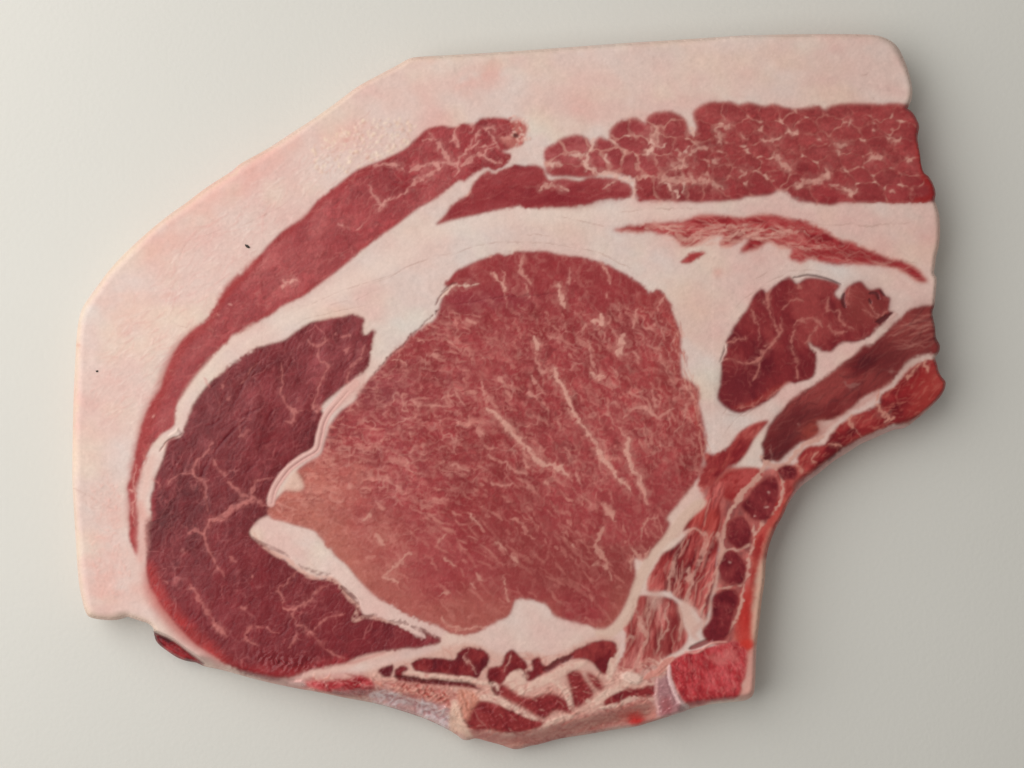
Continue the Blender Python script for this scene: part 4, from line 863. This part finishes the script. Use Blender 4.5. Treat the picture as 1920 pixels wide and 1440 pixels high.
def build(name, sel, matl, parent, label=None):
    qd = quads[sel]
    if len(qd) == 0: return None
    e = np.concatenate([qd[:, [0, 1]], qd[:, [1, 2]], qd[:, [2, 3]], qd[:, [3, 0]]])
    key = np.minimum(e[:, 0], e[:, 1]).astype(np.int64) * (nx * ny) + np.maximum(e[:, 0], e[:, 1])
    u, inv, c = np.unique(key, return_inverse=True, return_counts=True)
    be = e[c[inv] == 1]                                    # border edges, directed
    used, qi = np.unique(qd.ravel(), return_inverse=True)
    V = [VXm[used]]; NN = [NR[used]]; CC = [CO[used]]; WW = [WE[used]]; F = [qi.reshape(-1, 4)]
    base = len(used)
    outer = BN_[be[:, 0]] & BN_[be[:, 1]]
    # an edge is on the flank only when the cell beyond it is empty
    outer &= OUTEDGE[np.minimum(be[:, 0], be[:, 1]), np.where(np.abs(be[:, 0] - be[:, 1]) == 1, 0, 1)]
    for flank in (True, False):
        b2 = be[outer == flank]
        if len(b2) == 0: continue
        vs, bi = np.unique(b2.ravel(), return_inverse=True); bi = bi.reshape(-1, 2)
        n = len(vs)
        if flank:
            z0 = VXm[vs, 2]
            prof = [(0, 0, .55), (.12, .00035, .1), (.35, .0006, 0), (.65, .0005, -.1), (.9, -.0002, -.4), (1, -.0012, -.8)]
            rings = []
            hfr = np.interp(np.arange(n), np.arange(n), np.zeros(n))
            for f, off, nz in prof:
                p = VXm[vs].copy(); p[:, 2] = z0 * (1 - f) + 0.0002 * f; p[:, :2] += OUTV[vs] * off
                nn = np.concatenate([OUTV[vs], np.full((n, 1), nz)], 1); nn /= np.linalg.norm(nn, axis=1, keepdims=True)
                rings.append(p); V.append(p); NN.append(nn); CC.append(CO[vs] * (1.0)); WW.append(WE[vs])
            k = len(prof)
        else:
            for f in (0, 1):
                p = VXm[vs].copy(); p[:, 2] -= .003 * f
                V.append(p); NN.append(np.tile([[0, 0, 1.]], (n, 1)) if f == 0 else np.tile([[0, 0, 1.]], (n, 1))); CC.append(CO[vs]); WW.append(WE[vs])
            k = 2
        for r in range(k - 1):
            a = base + r * n; b_ = base + (r + 1) * n
            F.append(np.stack([bi[:, 1] + a, bi[:, 0] + a, bi[:, 0] + b_, bi[:, 1] + b_], 1))
        base += k * n
    V = np.concatenate(V); NN = np.concatenate(NN); CC = np.concatenate(CC); WW = np.concatenate(WW); F = np.concatenate(F)
    me = bpy.data.meshes.new(name)
    me.vertices.add(len(V)); me.vertices.foreach_set('co', V.astype(np.float32).ravel())
    me.loops.add(F.size); me.loops.foreach_set('vertex_index', F.ravel().astype(np.int32))
    me.polygons.add(len(F)); me.polygons.foreach_set('loop_start', np.arange(0, F.size, 4, dtype=np.int32))
    me.update(calc_edges=True)
    me.polygons.foreach_set('use_smooth', np.ones(len(F), bool))
    a = me.attributes.new('tissue', 'FLOAT_COLOR', 'POINT'); a.data.foreach_set('color', np.concatenate([CC, np.ones((len(CC), 1))], 1).astype(np.float32).ravel())
    a = me.attributes.new('wet', 'FLOAT', 'POINT'); a.data.foreach_set('value', WW.astype(np.float32))
    me.normals_split_custom_set_from_vertices(NN.astype(np.float32))
    me.materials.append(matl)
    o = bpy.data.objects.new(name, me); col.objects.link(o)
    if parent: o.parent = parent
    if label: o['label'] = label
    return o

# table of free edges: [vertex id of the lower end, 0 horizontal / 1 vertical]
kp = np.pad(keep, 1)
OUTEDGE = np.zeros((ny * nx, 2), bool)
hor = kp[:-1, 1:-1] ^ kp[1:, 1:-1]            # edge between (i,j)-(i,j+1): rows above / below
OUTEDGE[vid[:, :-1].ravel(), 0] = hor.ravel()
ver = kp[1:-1, :-1] ^ kp[1:-1, 1:]
OUTEDGE[vid[:-1, :].ravel(), 1] = ver.ravel()

PARTS = [(0, 'fat', M_FAT, None), (1, 'shoulder_muscle', M_MEAT, 'long curved red muscle running under the fat cap'), (2, 'belly_muscle', M_MEAT, 'broad muscle of rounded red bundles at the top'),
         (3, 'wedge_muscle', M_MEAT, 'smooth dark red wedge of muscle'), (4, 'streaky_muscle', M_MEAT, 'thin streaky muscle inside the fat'), (5, 'meat_strip', M_MEAT, None), (6, 'oval_muscle', M_MEAT, 'dark oval muscle beside the rib'),
         (7, 'rib_meat', M_MEAT, 'long dark brown red strip beside the rib'), (8, 'edge_meat', M_MEAT, 'bright wet red meat along the inner edge'), (9, 'meat_strip', M_MEAT, None), (10, 'meat_strip', M_MEAT, None),
         (11, 'edge_meat', M_MEAT, 'bright red strip down the chine edge'), (12, 'fan_muscle', M_MEAT, 'red fibrous fan of muscle'), (13, 'fan_muscle', M_MEAT, 'paler fibrous fan of muscle'), (14, 'side_muscle', M_MEAT, 'dark purplish red muscle beside the loin eye'),
         (15, 'loin_muscle', M_MEAT, 'large round pink marbled eye of the loin'), (16, 'membrane', M_FAT, 'pale seam between the dark muscle and the loin eye'), (40, 'bone_rim', M_BONE, 'pink bony rim with a bright red spot'), (41, 'membrane', M_MEM, 'lavender wet membrane on the lower rim'),
         (42, 'bone_chip', M_BONE, None), (43, 'meat_strip', M_MEAT, None), (44, 'bone', M_BONE, 'sawn square bone with red marrow'), (45, 'cartilage', M_MEM, None), (46, 'fat_edge', M_FAT, None), (47, 'meat_flap', M_MEAT, 'thin dark flap of meat sticking out low under the fat')]
PARTS += [(20 + i, 'dark_meat_nugget', M_MEAT, None) for i in range(5)] + [(30 + i, 'spine_meat', M_MEAT, None) for i in range(10)]
made = {}
for k, nm, mt, lb in PARTS:
    made[k] = build(nm, lab_of == k, mt, chop, lb)
for k in np.unique(lab_of):
    if 100 <= k < 300: build('muscle_bundle', lab_of == k, M_MEAT, made[2])
    elif k >= 300: build('fat_streak', lab_of == k, M_MEAT, made[15])

# ---------------------------------------------------------------- white board
def board():
    m = bpy.data.materials.new('white_board'); m.use_nodes = True
    nt = m.node_tree; b = nt.nodes['Principled BSDF']
    tc = nt.nodes.new('ShaderNodeTexCoord')
    n = nt.nodes.new('ShaderNodeTexNoise'); n.inputs['Scale'].default_value = 16; n.inputs['Detail'].default_value = 3
    nt.links.new(tc.outputs['Object'], n.inputs['Vector'])
    cr = nt.nodes.new('ShaderNodeValToRGB')
    cr.color_ramp.elements[0].position = .3; cr.color_ramp.elements[0].color = (.62, .605, .565, 1)
    cr.color_ramp.elements[1].position = .7; cr.color_ramp.elements[1].color = (.635, .62, .58, 1)
    nt.links.new(n.outputs['Fac'], cr.inputs[0]); nt.links.new(cr.outputs[0], b.inputs['Base Color'])
    b.inputs['Roughness'].default_value = .5; b.inputs['Specular IOR Level'].default_value = .25
    n2 = nt.nodes.new('ShaderNodeTexNoise'); n2.inputs['Scale'].default_value = 900; n2.inputs['Detail'].default_value = 3
    nt.links.new(tc.outputs['Object'], n2.inputs['Vector'])
    bp = nt.nodes.new('ShaderNodeBump'); bp.inputs['Strength'].default_value = .25; bp.inputs['Distance'].default_value = .0002
    nt.links.new(n2.outputs['Fac'], bp.inputs['Height']); nt.links.new(bp.outputs[0], b.inputs['Normal'])
    import bmesh
    bm = bmesh.new(); bmesh.ops.create_cube(bm, size=1)
    for v in bm.verts: v.co.x *= .9; v.co.y *= .7; v.co.z = v.co.z * .012 - .006
    bmesh.ops.bevel(bm, geom=bm.edges[:], offset=.003, segments=3, affect='EDGES')
    me = bpy.data.meshes.new('cutting_board'); bm.to_mesh(me); bm.free(); me.materials.append(m)
    o = bpy.data.objects.new('cutting_board', me); col.objects.link(o); o['kind'] = 'structure'
board()

# ---------------------------------------------------------------- tiny specks lying on the fat
def speck(px, py, rx, ry, ang, label):
    import bmesh
    bm = bmesh.new(); bmesh.ops.create_icosphere(bm, subdivisions=2, radius=1)
    rr = random.Random(int(px))
    for v in bm.verts:
        f = 1 + rr.uniform(-.22, .22)
        v.co.x *= rx * MM * f; v.co.y *= ry * MM * f; v.co.z *= ry * MM * .7 * f
    me = bpy.data.meshes.new('dark_speck'); bm.to_mesh(me); bm.free()
    m = bpy.data.materials.get('dark_crumb')
    if not m:
        m = bpy.data.materials.new('dark_crumb'); m.use_nodes = True; nt = m.node_tree; b = nt.nodes['Principled BSDF']
        n = nt.nodes.new('ShaderNodeTexNoise'); n.inputs['Scale'].default_value = 2500
        cr = nt.nodes.new('ShaderNodeValToRGB'); cr.color_ramp.elements[0].color = (.012, .008, .006, 1); cr.color_ramp.elements[1].color = (.05, .035, .025, 1)
        nt.links.new(n.outputs['Fac'], cr.inputs[0]); nt.links.new(cr.outputs[0], b.inputs['Base Color']); b.inputs['Roughness'].default_value = .6
    me.materials.append(m)
    o = bpy.data.objects.new('dark_speck', me); col.objects.link(o)
    j = int(round((px - gx[0]) / STEP)); i = int(round((py - gy[0]) / STEP))
    o.location = (WXm[i, j], WYm[i, j], PZ[i, j] + ry * MM * .35); o.rotation_euler = (0, 0, math.radians(-ang))
    o['label'] = label; o['category'] = 'speck'
speck(464, 461, 5.5, 2.4, 30, 'small dark elongated speck lying on the fat close to the long curved muscle')
speck(183, 696, 2.4, 1.8, 0, 'tiny round dark speck lying on the fat near the left edge of the chop')
